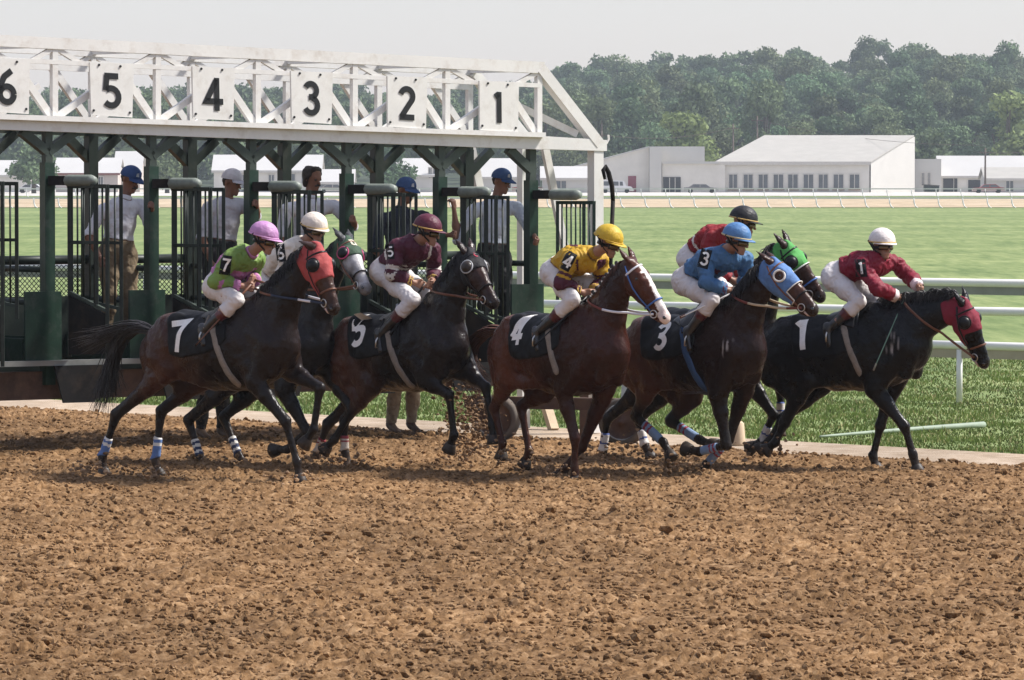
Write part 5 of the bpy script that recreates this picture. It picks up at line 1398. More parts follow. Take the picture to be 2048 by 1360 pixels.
D3 = dict(head=(1474, 480), neck=(1448, 502), pelvis=(1375, 562), sh=(1412, 516), shf=(1490, 520), el=(1412, 566), elf=(1490, 565), ha=(1456, 580), haf=(1490, 572), hip=(1368, 568), kn=(1424, 600), an=(1375, 668), to=(1380, 698), face=30, pitch=-7, rein=[M_REDREIN, M_TANREIN], rein_bands=[(0, 5, 0), (5, 16, 1), (16, 24, 0)], sag=.10, badge=(1409, 517, 26), btilt=-15)
P3 = jockey(H3, 'jockey in blue silks with blue helmet, badge 3 on sleeve', D3, [BLU, RUBY], fn3, (.070, .17, .35), (.45, .36, .2), (.075, .19, .37), '3')
D2 = dict(head=(1488, 445), neck=(1462, 464), pelvis=(1384, 515), sh=(1422, 475), el=(1412, 530), ha=(1465, 560), hip=(1378, 520), kn=(1440, 570), an=(1385, 640), to=(1390, 668), face=8, pitch=-6, arch=.07)
P2 = jockey(H2, 'jockey in red silks with black helmet, behind the rider in blue', D2, [RED, WHI], fn2, (.014, .014, .016), (.45, .30, .10), (.5, .45, .42), None)
D1 = dict(head=(1765, 490), neck=(1745, 514), pelvis=(1672, 552), sh=(1724, 532), shf=(1785, 524), el=(1757, 578), elf=(1818, 553), ha=(1796, 594), haf=(1838, 574), hip=(1666, 558), kn=(1719, 603), an=(1655, 660), to=(1658, 690), face=62, pitch=1, badge=(1722, 536, 24), btilt=6, arch=.04)
P1 = jockey(H1, 'jockey in crimson silks with white helmet stretching both arms forward', D1, [CRI, CUFF], fn1, (.66, .61, .58), (.50, .32, .12), (.27, .008, .03), '1')
def hand(P, q='N'): J = P['J']; return J['ha' + q] + nrm(J['ha' + q] - J['el' + q]) * .085
h = hand(P7); whip('long dark whip held by the lime green rider, slanting back to his boot', h + [0, -.06, .03], U(392, 690, h[1] - .16), .008, M_BROWNLEATHER, M_LEATHER)
h = hand(P5); whip('black whip slanting down from the maroon rider', h + [.02, -.04, .02], U(782, 668, h[1] - .12), .009)
h = hand(P3); whip('white whip held level by the rider in blue', h + [0, -.05, .02], U(1362, 634, h[1] - .12), .007, M_WHITE, M_BROWNLEATHER)
h = hand(P1); whip('thin green whip hanging down past the black horse shoulder', h + [-.02, -.05, .0], U(1748, 738, h[1] - .28), .006, mk('green_cord', (.12, .22, .16), rough=.5), M_WEB)
h = hand(P4); whip('dark whip slanting back along the yellow rider boot', h + [-.02, -.05, .0], U(1070, 690, h[1] - .2), .008)

# ---- gate crew
def hcover(long_=False):
    def c(t, x):
        k = t.split('_')[0]
        if k in ('chest', 'abd', 'uarm'): return 'shirt'
        if k == 'farm': return 'shirt' if long_ or x < .02 else None
        if k == 'farm2': return 'shirt' if long_ and x < .9 else None
        if k in ('pelvis', 'thigh', 'calf'): return 'trousers'
        if k == 'calf2': return 'trousers' if x < .9 else 'shoe_' + t[-1]
        if k == 'foot': return 'shoe_' + t[-1]
        if k == 'neck': return 'collar' if x < .25 else None
        return None
    return c
def cap(P, rgb, front=None):
    hc, f, u, s, ro = P['hc'], P['f'], P['u'], P['s'], P['root']; c = hc + u * .038 - f * .005; M_ = cloth(rgb, .8)
    he = dome(c, f, nrm(u + f * .05), s, .112, .100, .100, -.05).build('cap', M_, ro, True)
    v = []; n = 12
    for i in range(n + 1):
        a = R(-58 + 116 * i / n); e = f * math.cos(a) * .110 + s * math.sin(a) * .097
        x = f * (math.cos(a) * .115 + .075 * math.cos(a * 1.3)) + s * math.sin(a) * .104; dz = -.022 - .014 * math.cos(a)
        v += [c + e - u * .004, c + x + u * dz, c + x + u * (dz - .006), c + e - u * .010]
    MB().add(v, [(4 * i + j, 4 * i + (j + 1) % 4, 4 * i + 4 + (j + 1) % 4, 4 * i + 4 + j) for i in range(n) for j in range(4)]).build('cap_peak', M_, he, True)
    if front:
        e = [c + f * .112 * math.cos(a) * math.cos(b_) + s * .1 * math.sin(a) * math.cos(b_) + u * (.1 * math.sin(b_)) + f * .004 for a, b_ in ((-.38, .15), (-.05, .12), (.0, .5), (-.3, .45))]
        MB().prism(e, f * .003).build('cap_patch', cloth(front), he)
    prs = [Prim(hc - f * .060 + s * .035 + u * .01, hc - f * .060 - s * .035 + u * .01, .036, .036, k=.008), Prim(hc - f * .066 + s * .02 - u * .03, hc - f * .066 - s * .02 - u * .03, .026, .026, k=.008)]
    prs += [Prim(hc - f * .03 + s * q * .058 + u * .02, hc - f * .005 + s * q * .062 - u * .005, .022, .014, k=.006) for q in (-1, 1)]
    v, q_ = sdf_mesh(prs, .011); meshobj('hair', v, q_, M_BROWNHAIR, ro, True)
def crew(label, D, Y, shirt, trousers, face, pitch=-8, shoes=(.05, .035, .025), group='gate crew', feet=None, bulk=1.0):
    J = {}
    for k in ('head', 'neck', 'pelvis'): J[k] = U(*D[k], Y)
    tw = D.get('turn', .10)
    for k, dy in (('shN', -tw), ('shF', tw), ('elN', D.get('dn', -.15)), ('elF', D.get('df', -.05)), ('haN', D.get('hn', -.3)), ('haF', D.get('hf', -.1))): J[k] = U(*D[k], Y + dy)
    pz = J['pelvis']; fz = feet if feet is not None else 1.02
    sx = nrm((J['shF'] - J['shN']) * [1, 1, 0]); fw_ = np.array([sx[1], -sx[0], 0])
    for q, s_ in (('N', -1), ('F', 1)):
        J['hip' + q] = pz + sx * s_ * .095 - [0, 0, .05]
        J['an' + q] = np.array([pz[0], pz[1], fz + .09]) + sx * s_ * .12 + D.get('foot' + q, np.zeros(3))
        J['kn' + q] = (J['hip' + q] + J['an' + q]) / 2 + fw_ * .07 + [0, 0, .02]
        J['to' + q] = J['an' + q] + fw_ * .15 - [0, 0, .06]
    J['spine'] = (J['shN'] + J['shF']) / 4 + pz / 2
    al, pi_ = R(face), R(pitch); fv = np.array([math.cos(al) * math.cos(pi_), -math.sin(al) * math.cos(pi_), math.sin(pi_)])
    for q in 'NF': J['bar' + q] = np.array([.1, .2, 1.0])
    J['base'] = np.array([pz[0], pz[1], fz])
    mats = {'shirt': (.014, [shirt] if not isinstance(shirt, list) else shirt, D.get('fn')), 'trousers': (.018, [trousers], None), 'collar': (.014, [shirt[0] if isinstance(shirt, list) else shirt], None), 'shoe_N': (.008, [cloth(shoes, .6)], None), 'shoe_F': (.008, [cloth(shoes, .6)], None)}
    P = person(label, J, fv, group=group, cover=hcover(), mats=mats, skin=M_SKIND, h=.0105, wrinkle=.009, bulk=bulk)
    for o in list(P['root'].children):
        if o.name.startswith('shoe_'): o.name = 'shoe'
    P['J'] = J
    print('   crew', D['head'], 'legs %.2f uarm %.2f farm %.2f armF %.2f %.2f' % (pz[2] - fz, np.linalg.norm(J['shN'] - J['elN']), np.linalg.norm(J['elN'] - J['haN']), np.linalg.norm(J['shF'] - J['elF']), np.linalg.norm(J['elF'] - J['haF'])))
    return P
SHW = mk('white_shirt', (.64, .64, .68), rough=.8, var=.14, scale=12, bump=.3, bscale=22); SHG = mk('grey_shirt', (.50, .49, .53), rough=.8, var=.14, scale=12, bump=.3, bscale=22)
SHN = cloth((.018, .022, .035), .8); SHS = mk('pale_blue_shirt', (.50, .54, .61), rough=.8, var=.14, scale=12, bump=.3, bscale=22)
KHA, DRK, OLV = cloth((.17, .125, .075), .85), cloth((.020, .019, .020), .85), cloth((.36, .28, .19), .85)
def gy(px, b=.45): return gp(px, 450, b)[1]
C1 = dict(head=(261, 358), neck=(250, 398), pelvis=(234, 500), shN=(203, 422), shF=(284, 412), elN=(176, 472), haN=(200, 515), elF=(298, 446), haF=(304, 420), hf=-.25, hn=-.2)
Q1 = crew('man in a blue cap and white shirt with khaki trousers, in the leftmost stall', C1, gy(240), SHW, KHA, 40, -16); cap(Q1, (.035, .075, .20), (.4, .42, .46))
C2 = dict(head=(464, 364), neck=(453, 402), pelvis=(440, 500), shN=(415, 418), shF=(488, 412), elN=(404, 476), haN=(422, 525), elF=(512, 432), haF=(514, 414), hf=-.25, hn=-.2)
Q2 = crew('man in a white cap and grey shirt standing between the 5 and 4 stalls', C2, gy(450), SHG, DRK, 32, -8); cap(Q2, (.62, .60, .64))
C3 = dict(head=(626, 356), neck=(619, 398), pelvis=(612, 505), shN=(572, 420), shF=(668, 412), elN=(562, 478), haN=(590, 520), elF=(706, 452), haF=(708, 442), hf=-.3, hn=-.25)
Q3 = crew('bareheaded man with thick dark hair and a moustache in a pale shirt', C3, gy(620), SHW, DRK, 48, -6)
C4 = dict(head=(812, 380), neck=(803, 420), pelvis=(795, 525), shN=(763, 440), shF=(850, 435), elN=(752, 500), haN=(785, 535), elF=(868, 470), haF=(900, 470), hf=-.2, hn=-.25)
Q4 = crew('man in a blue cap and dark navy shirt in the stall under board 2', C4, gy(805), SHN, DRK, 42, -10); cap(Q4, (.040, .080, .19), (.42, .42, .45))
C5 = dict(head=(1003, 362), neck=(992, 402), pelvis=(985, 510), shN=(948, 420), shF=(1034, 416), elN=(914, 478), haN=(908, 418), elF=(1058, 458), haF=(1072, 478), hf=-.3, hn=-.15)
Q5 = crew('man in a blue cap and pale blue shirt in the stall under board 1', C5, gy(995), SHS, DRK, 38, -8); cap(Q5, (.040, .080, .19), (.42, .42, .45))
# thick hair and moustache of the bareheaded man
hc, f, u, s, ro = Q3['hc'], Q3['f'], Q3['u'], Q3['s'], Q3['root']
prs = [Prim(hc - f * .04 + u * .045, hc + f * .030 + u * .082, (.092, .088), (.082, .042), side=s, k=.01)]
for q in (-1, 1): prs += [Prim(hc - f * .035 + s * q * .062 + u * .03, hc - f * .045 + s * q * .06 - u * .07, .035, .03, k=.01), Prim(hc + f * .03 + s * q * .066 + u * .04, hc - f * .01 + s * q * .072 - u * .01, .022, .016, k=.008)]
prs += [Prim(hc - f * .075 + u * .03, hc - f * .07 - u * .08, (.05, .03), (.045, .028), side=s, k=.01)]
v, q_ = sdf_mesh(prs, .010)
nn = vnormals(v, q_); v = v + nn * np.array([.005 * noise.noise(Vector((p[0] * 60, p[1] * 60, p[2] * 22))) + .006 * noise.noise(Vector(p * 25)) for p in v])[:, None]
meshobj('hair', v, q_, M_BROWNHAIR, ro, True)
for P_ in (Q3, Q1):
    hc, f, u, s = P_['hc'], P_['f'], P_['u'], P_['s']
    MB().tube([hc + f * .076 - u * .074 + s * .034, hc + f * .100 - u * .063 + s * .012, hc + f * .100 - u * .063 - s * .012, hc + f * .076 - u * .074 - s * .034], [.005, .011, .011, .005], 6).build('moustache', M_BROWNHAIR, P_['root'], True)
# two men on the ground behind the field: only their legs show between the horses
def ground_man(label, px, py, shirt, tr, dx=0, bulk=1.0, shoes=(.03, .025, .02)):
    g_ = G(px, py); Y = g_[1]; s_ = FPX / Y
    y0 = py; D = dict(head=(px + 25, y0 - 1.50 * s_), neck=(px + 12, y0 - 1.33 * s_), pelvis=(px, y0 - .93 * s_), shN=(px - 25, y0 - 1.25 * s_), shF=(px + 40, y0 - 1.26 * s_), elN=(px - 20, y0 - 1.0 * s_), elF=(px + 55, y0 - 1.0 * s_), haN=(px + 18, y0 - .92 * s_), haF=(px + 75, y0 - .95 * s_))
    P = crew(label, D, Y, shirt, tr, 30, -25, shoes, feet=.02, bulk=bulk); cap(P, (.03, .06, .15)); return P
ground_man('man in mud-spattered dark trousers and boots standing behind the pink-helmeted rider', 422, 884, SHN, mk('muddy_dark_trousers', (.016, .015, .016), rough=.8, var=.2, dirt=(.20, .14, .10), dirt_amt=.9, dscale=22), shoes=(.14, .09, .06))
ground_man('man in muddy khaki trousers standing behind the maroon rider', 802, 872, SHG, mk('muddy_khaki_trousers', (.40, .31, .22), rough=.85, var=.15, dirt=(.07, .045, .03), dirt_amt=.8, dscale=14), shoes=(.12, .075, .05))
# ------------------------------------------------------------------ rails, verge, far side of the course, barns, wood, haze
M_RAILW = mk('white_rail_paint', (.66, .65, .62), rough=.45, var=.08, scale=3, dirt=(.35, .33, .28), dirt_amt=.3)
M_RAILT = mk('weathered_rail_board', (.34, .29, .22), rough=.7, var=.15, scale=4)
M_RAILG = mk('grey_rail_board', (.20, .20, .185), rough=.7, var=.15, scale=4)
def rail_fence(name, label, p0, p1, r, board, bh, posts, pr=.035):
    p0, p1 = np.asarray(p0), np.asarray(p1)
    ro = empty(name, tuple(p0 * [1, 1, 0]), 0, label, 'fence')
    mb = MB(); mb.tube([p0, (p0 + p1) / 2, p1], r, 12); mb.build('top_rail', M_RAILW, ro, True)
    if board is not None:
        d = nrm(p1 - p0); mb = MB(); mb.beam(p0 - [0, 0, r * .6 + bh / 2], p1 - [0, 0, r * .6 + bh / 2], .03, bh); mb.build('rail_board', board, ro)
    for t in posts:
        p = p0 + (p1 - p0) * t; mb = MB(); mb.tube([p * [1, 1, 0] - [0, 0, .02], p - [0, 0, r]], pr, 10); mb.build('post', M_RAILW, ro, True)
    return ro
def tpx(p0, p1, px):
    a, b = PX(p0)[0], PX(p1)[0]
    t = (px - a) / (b - a)
    for _ in range(4):
        q = np.asarray(p0) + (np.asarray(p1) - p0) * t; t += (px - PX(q)[0]) / (b - a)
    return t
a, b = U(1690, 684, 59.6), U(2330, 702, 57.9); rail_fence('track_rail', 'white tubular rail with tan board beside the black horse, nearest of the three rails', a, b, .05, M_RAILT, .12, [tpx(a, b, 1760), tpx(a, b, 1919), tpx(a, b, 2310)], .036)
a, b = U(700, 601, 70), U(2330, 629, 61.5); rail_fence('track_rail', 'plain white pipe rail, middle of the three rails on the right', a, b, .055, None, 0, [tpx(a, b, x) for x in (860, 1220, 1480, 1700, 2180)])
a, b = U(-250, 529, 98), U(2330, 572, 77.5); rail_fence('track_rail', 'white rail with grey board below, farthest and topmost of the three rails', a, b, .065, M_RAILG, .15, [tpx(a, b, x) for x in (-120, 290, 520, 900, 1300, 1490, 1780, 2150)])
a, b = G(1640, 882), G(1968, 858)
mb = MB(); P_ = [a + (b - a) * t + np.array([0, .12 * math.sin(t * 3), .045]) for t in np.linspace(0, 1, 14)]; mb.tube(P_, [.012 + .022 * t for t in np.linspace(0, 1, 14)], 8)
tag(mb.build('lying_pole', mk('pale_green_plastic', (.24, .29, .22), rough=.6), None, True), 'pale tapering pole lying in the grass beside the black horse', 'pole')

# grass blades of the verge
def blades(n, seed, y0, y1, hmin, hmax, w, dens=None):
    g = np.random.default_rng(seed); P = []
    while len(P) < n:
        y = y0 + (y1 - y0) * g.random(n) ** 1.3; x = (g.random(n) * 2 - 1) * (y * .1024 * 1.12 + .5)
        e = edist(np.stack([x, y], 1)); cl = np.array([noise.noise(Vector((q * 1.3, r * 1.0, 0))) for q, r in zip(x, y)])
        ok = (e > .02 + .12 * cl) & (g.random(n) < .62 + .6 * cl)
        P += list(zip(x[ok], y[ok], cl[ok]))
    P = np.array(P[:n]); h = g.uniform(hmin, hmax, n) * (1 + .8 * P[:, 2]); a = g.uniform(0, 2 * math.pi, n); l = g.uniform(.1, .8, n) * h
    b = np.stack([P[:, 0], P[:, 1], np.zeros(n)], 1); sx = np.stack([np.cos(a), np.sin(a) * .3, 0 * a], 1) * (w * g.uniform(.6, 1.4, n))[:, None]
    a2 = g.uniform(0, 2 * math.pi, n); tip = b + np.stack([np.cos(a2) * l, np.sin(a2) * l, h], 1); midp = b * .5 + tip * .5 + np.stack([0 * h, 0 * h, h * .12], 1)
    V = np.stack([b - sx, b + sx, midp + sx * .7, midp - sx * .7, tip], 1).reshape(-1, 3); i = np.arange(n)[:, None] * 5
    F_ = [tuple(q) for q in (i + [0, 1, 2, 3])] + [tuple(q) for q in (i + [3, 2, 4])]
    c = np.repeat(np.clip(1 + .55 * P[:, 2] + g.normal(0, .22, n), .35, 1.9), 5)
    base = np.where(g.random(n)[:, None] < .16, np.array([[.33, .30, .14]]), np.array([[.125, .170, .045]])); col = np.repeat(base, 5, 0) * c[:, None]
    return V, F_, col
M_BLADE = mk('grass_blade', (1, 1, 1), rough=.7, var=.12, scale=2, spec=.2, attr='coat', transl=.25)
v, f, c = blades(110000, 3, 47, 78, .018, .042, .008)
tag(meshobj('verge_grass', v, f, M_BLADE, None, False, col=c), kind='stuff')
v, f, c = blades(4000, 8, 47, 60, .04, .08, .007)
tag(meshobj('long_grass', v, f, M_BLADE, None, False, col=c), kind='stuff')

# far side: dirt track, gravel apron
M_TAN2 = dirt_mat('far_track_dirt', (.34, .26, .17), (.42, .33, .22), (.48, .39, .28), sc=.08)
M_APRON = dirt_mat('pale_gravel', (.44, .42, .38), (.50, .47, .43), (.55, .53, .48), sc=.08)
def strip(name, y0, y1, z, m):
    tag(meshobj(name, [(-395, y0, z), (395, y0, z), (395, y1, z), (-395, y1, z)], [(0, 1, 2, 3)], m), kind='structure')
strip('far_track', 402, 575, .03, M_TAN2); strip('gravel_apron', 612, 860, .03, M_APRON)
def far_fence(Y, z, x0, x1, sp, label, hgt):
    ro = empty('far_rail', (x0, Y, 0), 0, label, 'fence')
    mb = MB(); mb.beam([x0, Y, z], [x1, Y, z], .08, .13); mb.build('top_rail', M_RAILW, ro)
    src = None; n = int((x1 - x0) / sp)
    for k in range(n + 1):
        x = x0 + k * sp
        if src is None:
            mb = MB(); mb.tube([[x, Y, z], [x + .02, Y - .05, z * .55], [x + .12, Y - .22, .12], [x + .3, Y - .3, 0]], .055, 6); src = mb.build('post', M_RAILW, ro, True)
        else:
            o = src.copy(); COL.objects.link(o); o.parent = ro; o.location = (k * sp, 0, 0)
far_fence(399, .78, -44, 48, 1.95, 'white far rail on curved posts along the near edge of the far track', 1)
far_fence(590, .95, -66, 70, 2.9, 'white far rail along the outer edge of the far track in front of the barns', 1)

# buildings of the stable area
M_WALLW = mk('white_block_wall', (.50, .485, .455), rough=.8, var=.06, scale=.3)
M_WALLG = mk('buff_block_wall', (.62, .59, .54), rough=.85, var=.10, scale=.4)
M_WALLP = mk('pinkish_wall', (.46, .40, .36), rough=.85, var=.10, scale=.4)
M_ROOF = mk('pale_shingle_roof', (.36, .345, .315), rough=.9, var=.10, scale=.5, aniso=(1, 1, 4))
M_ROOFW = mk('white_metal_roof', (.47, .46, .44), rough=.5, var=.05, scale=.3)
M_PANE = mk('dark_window_pane', (.075, .085, .10), rough=.15, spec=.6, var=.3, scale=.7)
M_FRAME = mk('window_frame_paint', (.50, .47, .43), rough=.6); M_SILL = mk('red_brown_sill', (.20, .075, .06), rough=.7)
M_INSHADE = mk('inside_shade', (.045, .045, .05), rough=.9); M_MAROOND = mk('maroon_door', (.20, .035, .06), rough=.6)  # first one: dark colour standing in for the shade inside openings
def fz(py, Y): return 2.7 - (py - 348) * Y / FPX
def fx(px, Y): return (px - 1024) * Y / FPX
def window(ro, x0, x1, z0, z1, Y, parent=None, sill=True):
    mb = MB(); t = .14
    for q in (((x0 - t, z0 - t), (x1 + t, z0)), ((x0 - t, z1), (x1 + t, z1 + t)), ((x0 - t, z0), (x0, z1)), ((x1, z0), (x1 + t, z1)), (((x0 + x1) / 2 - .05, z0), ((x0 + x1) / 2 + .05, z1))):
        mb.box((q[0][0], Y - .10, q[0][1]), (q[1][0], Y + .06, q[1][1]))
    w = mb.build('window', M_FRAME, ro)
    mb = MB(); mb.box((x0, Y - .04, z0), (x1, Y + .04, z1)); mb.build('pane', M_PANE, w)
    if sill: mb = MB(); mb.box((x0 - .2, Y - .22, z0 - .32), (x1 + .2, Y + .02, z0 - .15)); mb.build('sill', M_SILL, w)
def block(ro, px0, px1, y0, y1, Y, dep, m, name='wall', top2=None, back=None):
    """wall block from picture edges; top2 = picture height of the right end of a sloping top; back = world height of the rear edge"""
    x0, x1 = fx(px0, Y), fx(px1, Y); z1 = fz(y0, Y); z2 = fz(top2, Y) if top2 is not None else z1
    v = [(x0, Y, -.1), (x1, Y, -.1), (x1, Y, z2), (x0, Y, z1)]
    bz1, bz2 = (z1, z2) if back is None else (back, back)
    v += [(x0, Y + dep, -.1), (x1, Y + dep, -.1), (x1, Y + dep, bz2), (x0, Y + dep, bz1)]
    f = [(0, 1, 2, 3), (1, 5, 6, 2), (5, 4, 7, 6), (4, 0, 3, 7), (3, 2, 6, 7)]
    mb = MB(); mb.add(v, f); return mb.build(name, m, ro)
def shed(label, px0, px1, yr, ye, Y, wall, roof, depth=9, run=0, wins=(), name='barn', ybase=386):
    """long shed with its roof slope towards the camera: eave at picture height ye, ridge at yr"""
    x0, x1 = fx(px0, Y), fx(px1, Y); ze = fz(ye, Y); Yr = Y + depth / 2; zr = 2.7 - (yr - 348) * Yr / FPX
    ro = empty(name, ((x0 + x1) / 2, Y, 0), 0, label, 'building')
    mb = MB(); v = [(x0, Y, -.1), (x1, Y, -.1), (x1, Y, ze), (x0, Y, ze), (x0 + run, Y + depth, -.1), (x1 + run, Y + depth, -.1), (x1 + run, Y + depth, ze), (x0 + run, Y + depth, ze), (x0 + run / 2, Yr, zr - .12), (x1 + run / 2, Yr, zr - .12)]
    mb.add(v, [(0, 1, 2, 3), (1, 5, 6, 9, 2), (5, 4, 7, 6), (4, 0, 3, 8, 7)]); mb.build('wall', wall, ro)
    mb = MB(); o = .35
    for a, b in ((0, 1), (2, 1)):
        ya, yb = (Y - o, Yr) if a == 0 else (Y + depth + o, Yr); xa = 0 if a == 0 else run
        mb.prism([(x0 - o + xa, ya, ze - .1), (x1 + o + xa, ya, ze - .1), (x1 + o + run / 2, yb, zr), (x0 - o + run / 2, yb, zr)], (0, 0, .12))
    mb.build('roof', roof, ro)
    mb = MB(); mb.box((x0 - o, Y - o - .03, ze - .32), (x1 + o, Y - o + .05, ze - .02)); mb.build('fascia', M_SILL if wall is M_WALLP else M_FRAME, ro)
    for (a, b, c, d) in wins: window(ro, fx(a, Y), fx(b, Y), fz(d, Y), fz(c, Y), Y, sill=False)
    return ro
# main barn: single roof slope rising to the back, tall white side wall on the right
Y = 730.0
xl, xr = fx(1436, Y), fx(1741, Y); ze, zb = fz(325, Y), 2.7 - (274 - 348) * 741 / FPX
dx = fx(1829, 741) - xr
ro = empty('main_barn', ((xl + xr) / 2, Y, 0), 0, 'long buff barn with a high pale roof slope and a row of nine windows', 'building')
mb = MB(); v = [(xl, Y, -.1), (xr, Y, -.1), (xr, Y, ze), (xl, Y, ze), (xl + dx, Y + 11, -.1), (xr + dx, Y + 11, -.1), (xr + dx, Y + 11, zb), (xl + dx, Y + 11, zb)]
mb.add(v, [(0, 1, 2, 3), (5, 4, 7, 6), (4, 0, 3, 7)]); mb.build('wall', M_WALLG, ro)
mb = MB(); mb.prism([(xr + .02, Y, -.1), (xr + dx, Y + 11, -.1), (xr + dx, Y + 11, zb), (xr + .02, Y, ze)], (-.2, 0, 0)); mb.build('side_wall', M_WALLW, ro)
mb = MB(); mb.prism([(xl - .5, Y - .5, ze - .05), (xr - .05, Y - .5, ze - .05), (xr + dx - .1, Y + 11, zb + .08), (xl + dx, Y + 11, zb + .08)], (0, 0, .18)); mb.build('roof', M_ROOF, ro)
mb = MB(); mb.box((xl - .5, Y - .58, ze - .35), (xr, Y - .48, ze + .1)); mb.build('fascia', M_FRAME, ro)
for (a, b) in ((1458, 1474), (1487, 1505), (1517, 1535), (1547, 1566), (1576, 1595), (1607, 1626), (1637, 1655), (1667, 1686), (1699, 1718)):
    window(ro, fx(a, Y), fx(b, Y), fz(376, Y), fz(349, Y), Y)
# white office block with its low wing on the left
ro = empty('office_block', (fx(1340, Y), Y, 0), 0, 'white flat-topped block with a low buff wing and dark doorway, left of the main barn', 'building')
block(ro, 1300, 1409, 293, 385, Y + 4, 8, M_WALLW); block(ro, 1299, 1323, 294, 385, Y - 1.5, 5.4, M_WALLW, 'pier')
block(ro, 1324, 1450, 326, 385, Y - .5, 4.4, M_WALLG, 'wing')
mb = MB(); mb.box((fx(1324, Y), Y - .9, fz(327.5, Y)), (fx(1437, Y), Y + 3, fz(323, Y))); mb.build('wing_roof', M_ROOFW, ro)
mb = MB(); mb.box((fx(1326, Y), Y - .62, 0), (fx(1361, Y), Y - .48, fz(354, Y))); d_ = mb.build('doorway', M_INSHADE, ro)  # solid dark slab on the wall, painted as the doorway's shaded inside
for x in (1338, 1349): mb = MB(); mb.box((fx(x, Y), Y - .70, 0), (fx(x + 1.5, Y), Y - .6, fz(355, Y))); mb.build('door_post', M_FRAME, d_)
ro = empty('sloping_barn', (fx(1250, Y), Y, 0), 0, 'buff barn with a sloping parapet and maroon door beside the gate end post', 'building')
block(ro, 1090, 1298, 350, 385, Y, 9, M_WALLG, top2=295)
mb = MB(); mb.prism([(fx(1090, Y), Y - .3, fz(350, Y)), (fx(1298, Y), Y - .3, fz(295, Y)), (fx(1298, Y), Y - .3, fz(292.5, Y)), (fx(1090, Y), Y - .3, fz(347.5, Y))], (0, 9, 0)); mb.build('roof', M_ROOFW, ro)
mb = MB(); mb.box((fx(1256, Y), Y - .1, 0), (fx(1272, Y), Y + .05, fz(352, Y))); mb.build('door', M_MAROOND, ro)
# right of the main barn
ro = empty('link_building', (fx(1855, Y), Y + 12, 0), 0, 'low cream building with two narrow windows between the main barn and the white roofed shed', 'building')
block(ro, 1822, 1882, 318, 385, Y + 12, 8, M_WALLW)
for a, b in ((1843, 1848), (1855, 1860)): window(ro, fx(a, Y + 12), fx(b, Y + 12), fz(371, Y + 12), fz(346, Y + 12), Y + 12, sill=False)
Y2 = 745.0
ro = shed('long open shed with a white metal roof at the right edge', 1882, 2150, 313, 352, Y2, M_WALLG, M_ROOFW, 10)
for a, b, c in ((1886, 1906, 357), (1936, 1966, 360), (1908, 1914, 357), (1990, 2040, 358)):
    mb = MB(); mb.box((fx(a, Y2), Y2 - .12, 0), (fx(b, Y2), Y2 + .02, fz(c, Y2))); mb.build('bay_shade', M_INSHADE, ro)  # closed wall behind; the shade of each bay is put in as colour
shed('small cream cottage with a grey hipped roof in front of the open shed', 1972, 2100, 336, 357, 722.0, M_WALLW, M_ROOF, 9, 0, [(2012, 2026, 362, 382)], 'cottage')
# seen through the gate
shed('pinkish barn with a pale roof seen through the leftmost stall', 112, 236, 317, 346, 735.0, M_WALLP, M_ROOFW, 10, 0, [(198, 206, 354, 370), (150, 158, 354, 370)])
shed('tall white-roofed barn seen beside the blue cap of the leftmost man', 231, 280, 304, 345, 742.0, M_WALLP, M_ROOFW, 10)
shed('long barn with pale roof seen behind the white cap', 428, 640, 311, 341, 738.0, M_WALLG, M_ROOFW, 10, 0, [(476, 488, 350, 384), (538, 548, 350, 366), (576, 590, 348, 368), (604, 612, 350, 366)])
shed('low grey-walled shed seen left of the stall post under board 2', 636, 705, 340, 364, 728.0, mk('dark_grey_wall', (.16, .165, .18), rough=.8), M_ROOFW, 8)
shed('white barn with tall gable windows seen behind the second blue cap', 752, 880, 318, 350, 738.0, M_WALLW, M_ROOFW, 9, 0, [(858, 863, 336, 356), (867, 874, 336, 356)])
shed('white barn seen behind the third blue cap', 935, 1036, 318, 354, 741.0, M_WALLW, M_ROOFW, 9, 0, [(1010, 1022, 358, 376)])
shed('low white shed seen at the right-hand stall', 1085, 1190, 334, 356, 715.0, M_WALLW, M_ROOFW, 8, 0, [(1112, 1132, 362, 378)])
shed('pale barn at the far left edge beyond the gate', -120, 60, 322, 350, 735.0, M_WALLG, M_ROOFW, 10)
# poles and wires
M_POLE = mk('creosoted_pole', (.10, .075, .06), rough=.9)
poles = []
for (px, yt, yb, Y_, lb) in ((1514, 232, 385, 760, 'tall brown utility pole behind the main barn roof'), (1466, 248, 385, 772, 'dark utility pole behind the office block'), (1970, 296, 385, 718, 'slim utility pole in front of the open shed at the right'), (1203, 262, 385, 765, 'utility pole mostly hidden by the end of the gate')):
    ro = empty('utility_pole', (fx(px, Y_), Y_, 0), 0, lb, 'pole'); zt = fz(yt, Y_); x = fx(px, Y_)
    mb = MB(); mb.tube([(x, Y_, -.1), (x, Y_, zt)], [.17, .11], 8); mb.build('pole', M_POLE, ro, True)
    mb = MB(); mb.box((x - .9, Y_ - .08, zt - .75), (x + .9, Y_ + .08, zt - .6)); mb.build('crossarm', M_POLE, ro); poles.append(np.array([x, Y_, zt - .6]))
def wire(a, b, lb):
    mb = MB(); mb.tube([a + (b - a) * t - np.array([0, 0, 1.0 * 4 * t * (1 - t)]) for t in np.linspace(0, 1, 10)], .028, 4); tag(mb.build('wire', M_POLE, None), lb, 'wire')
wire(poles[3], poles[1], 'overhead wire above the office block'); wire(poles[0], poles[2] + [0, 0, 1.0], 'overhead wire above the main barn'); wire(poles[2], poles[2] + np.array([14, 2, 2.5]), 'overhead wire running off at the right edge')
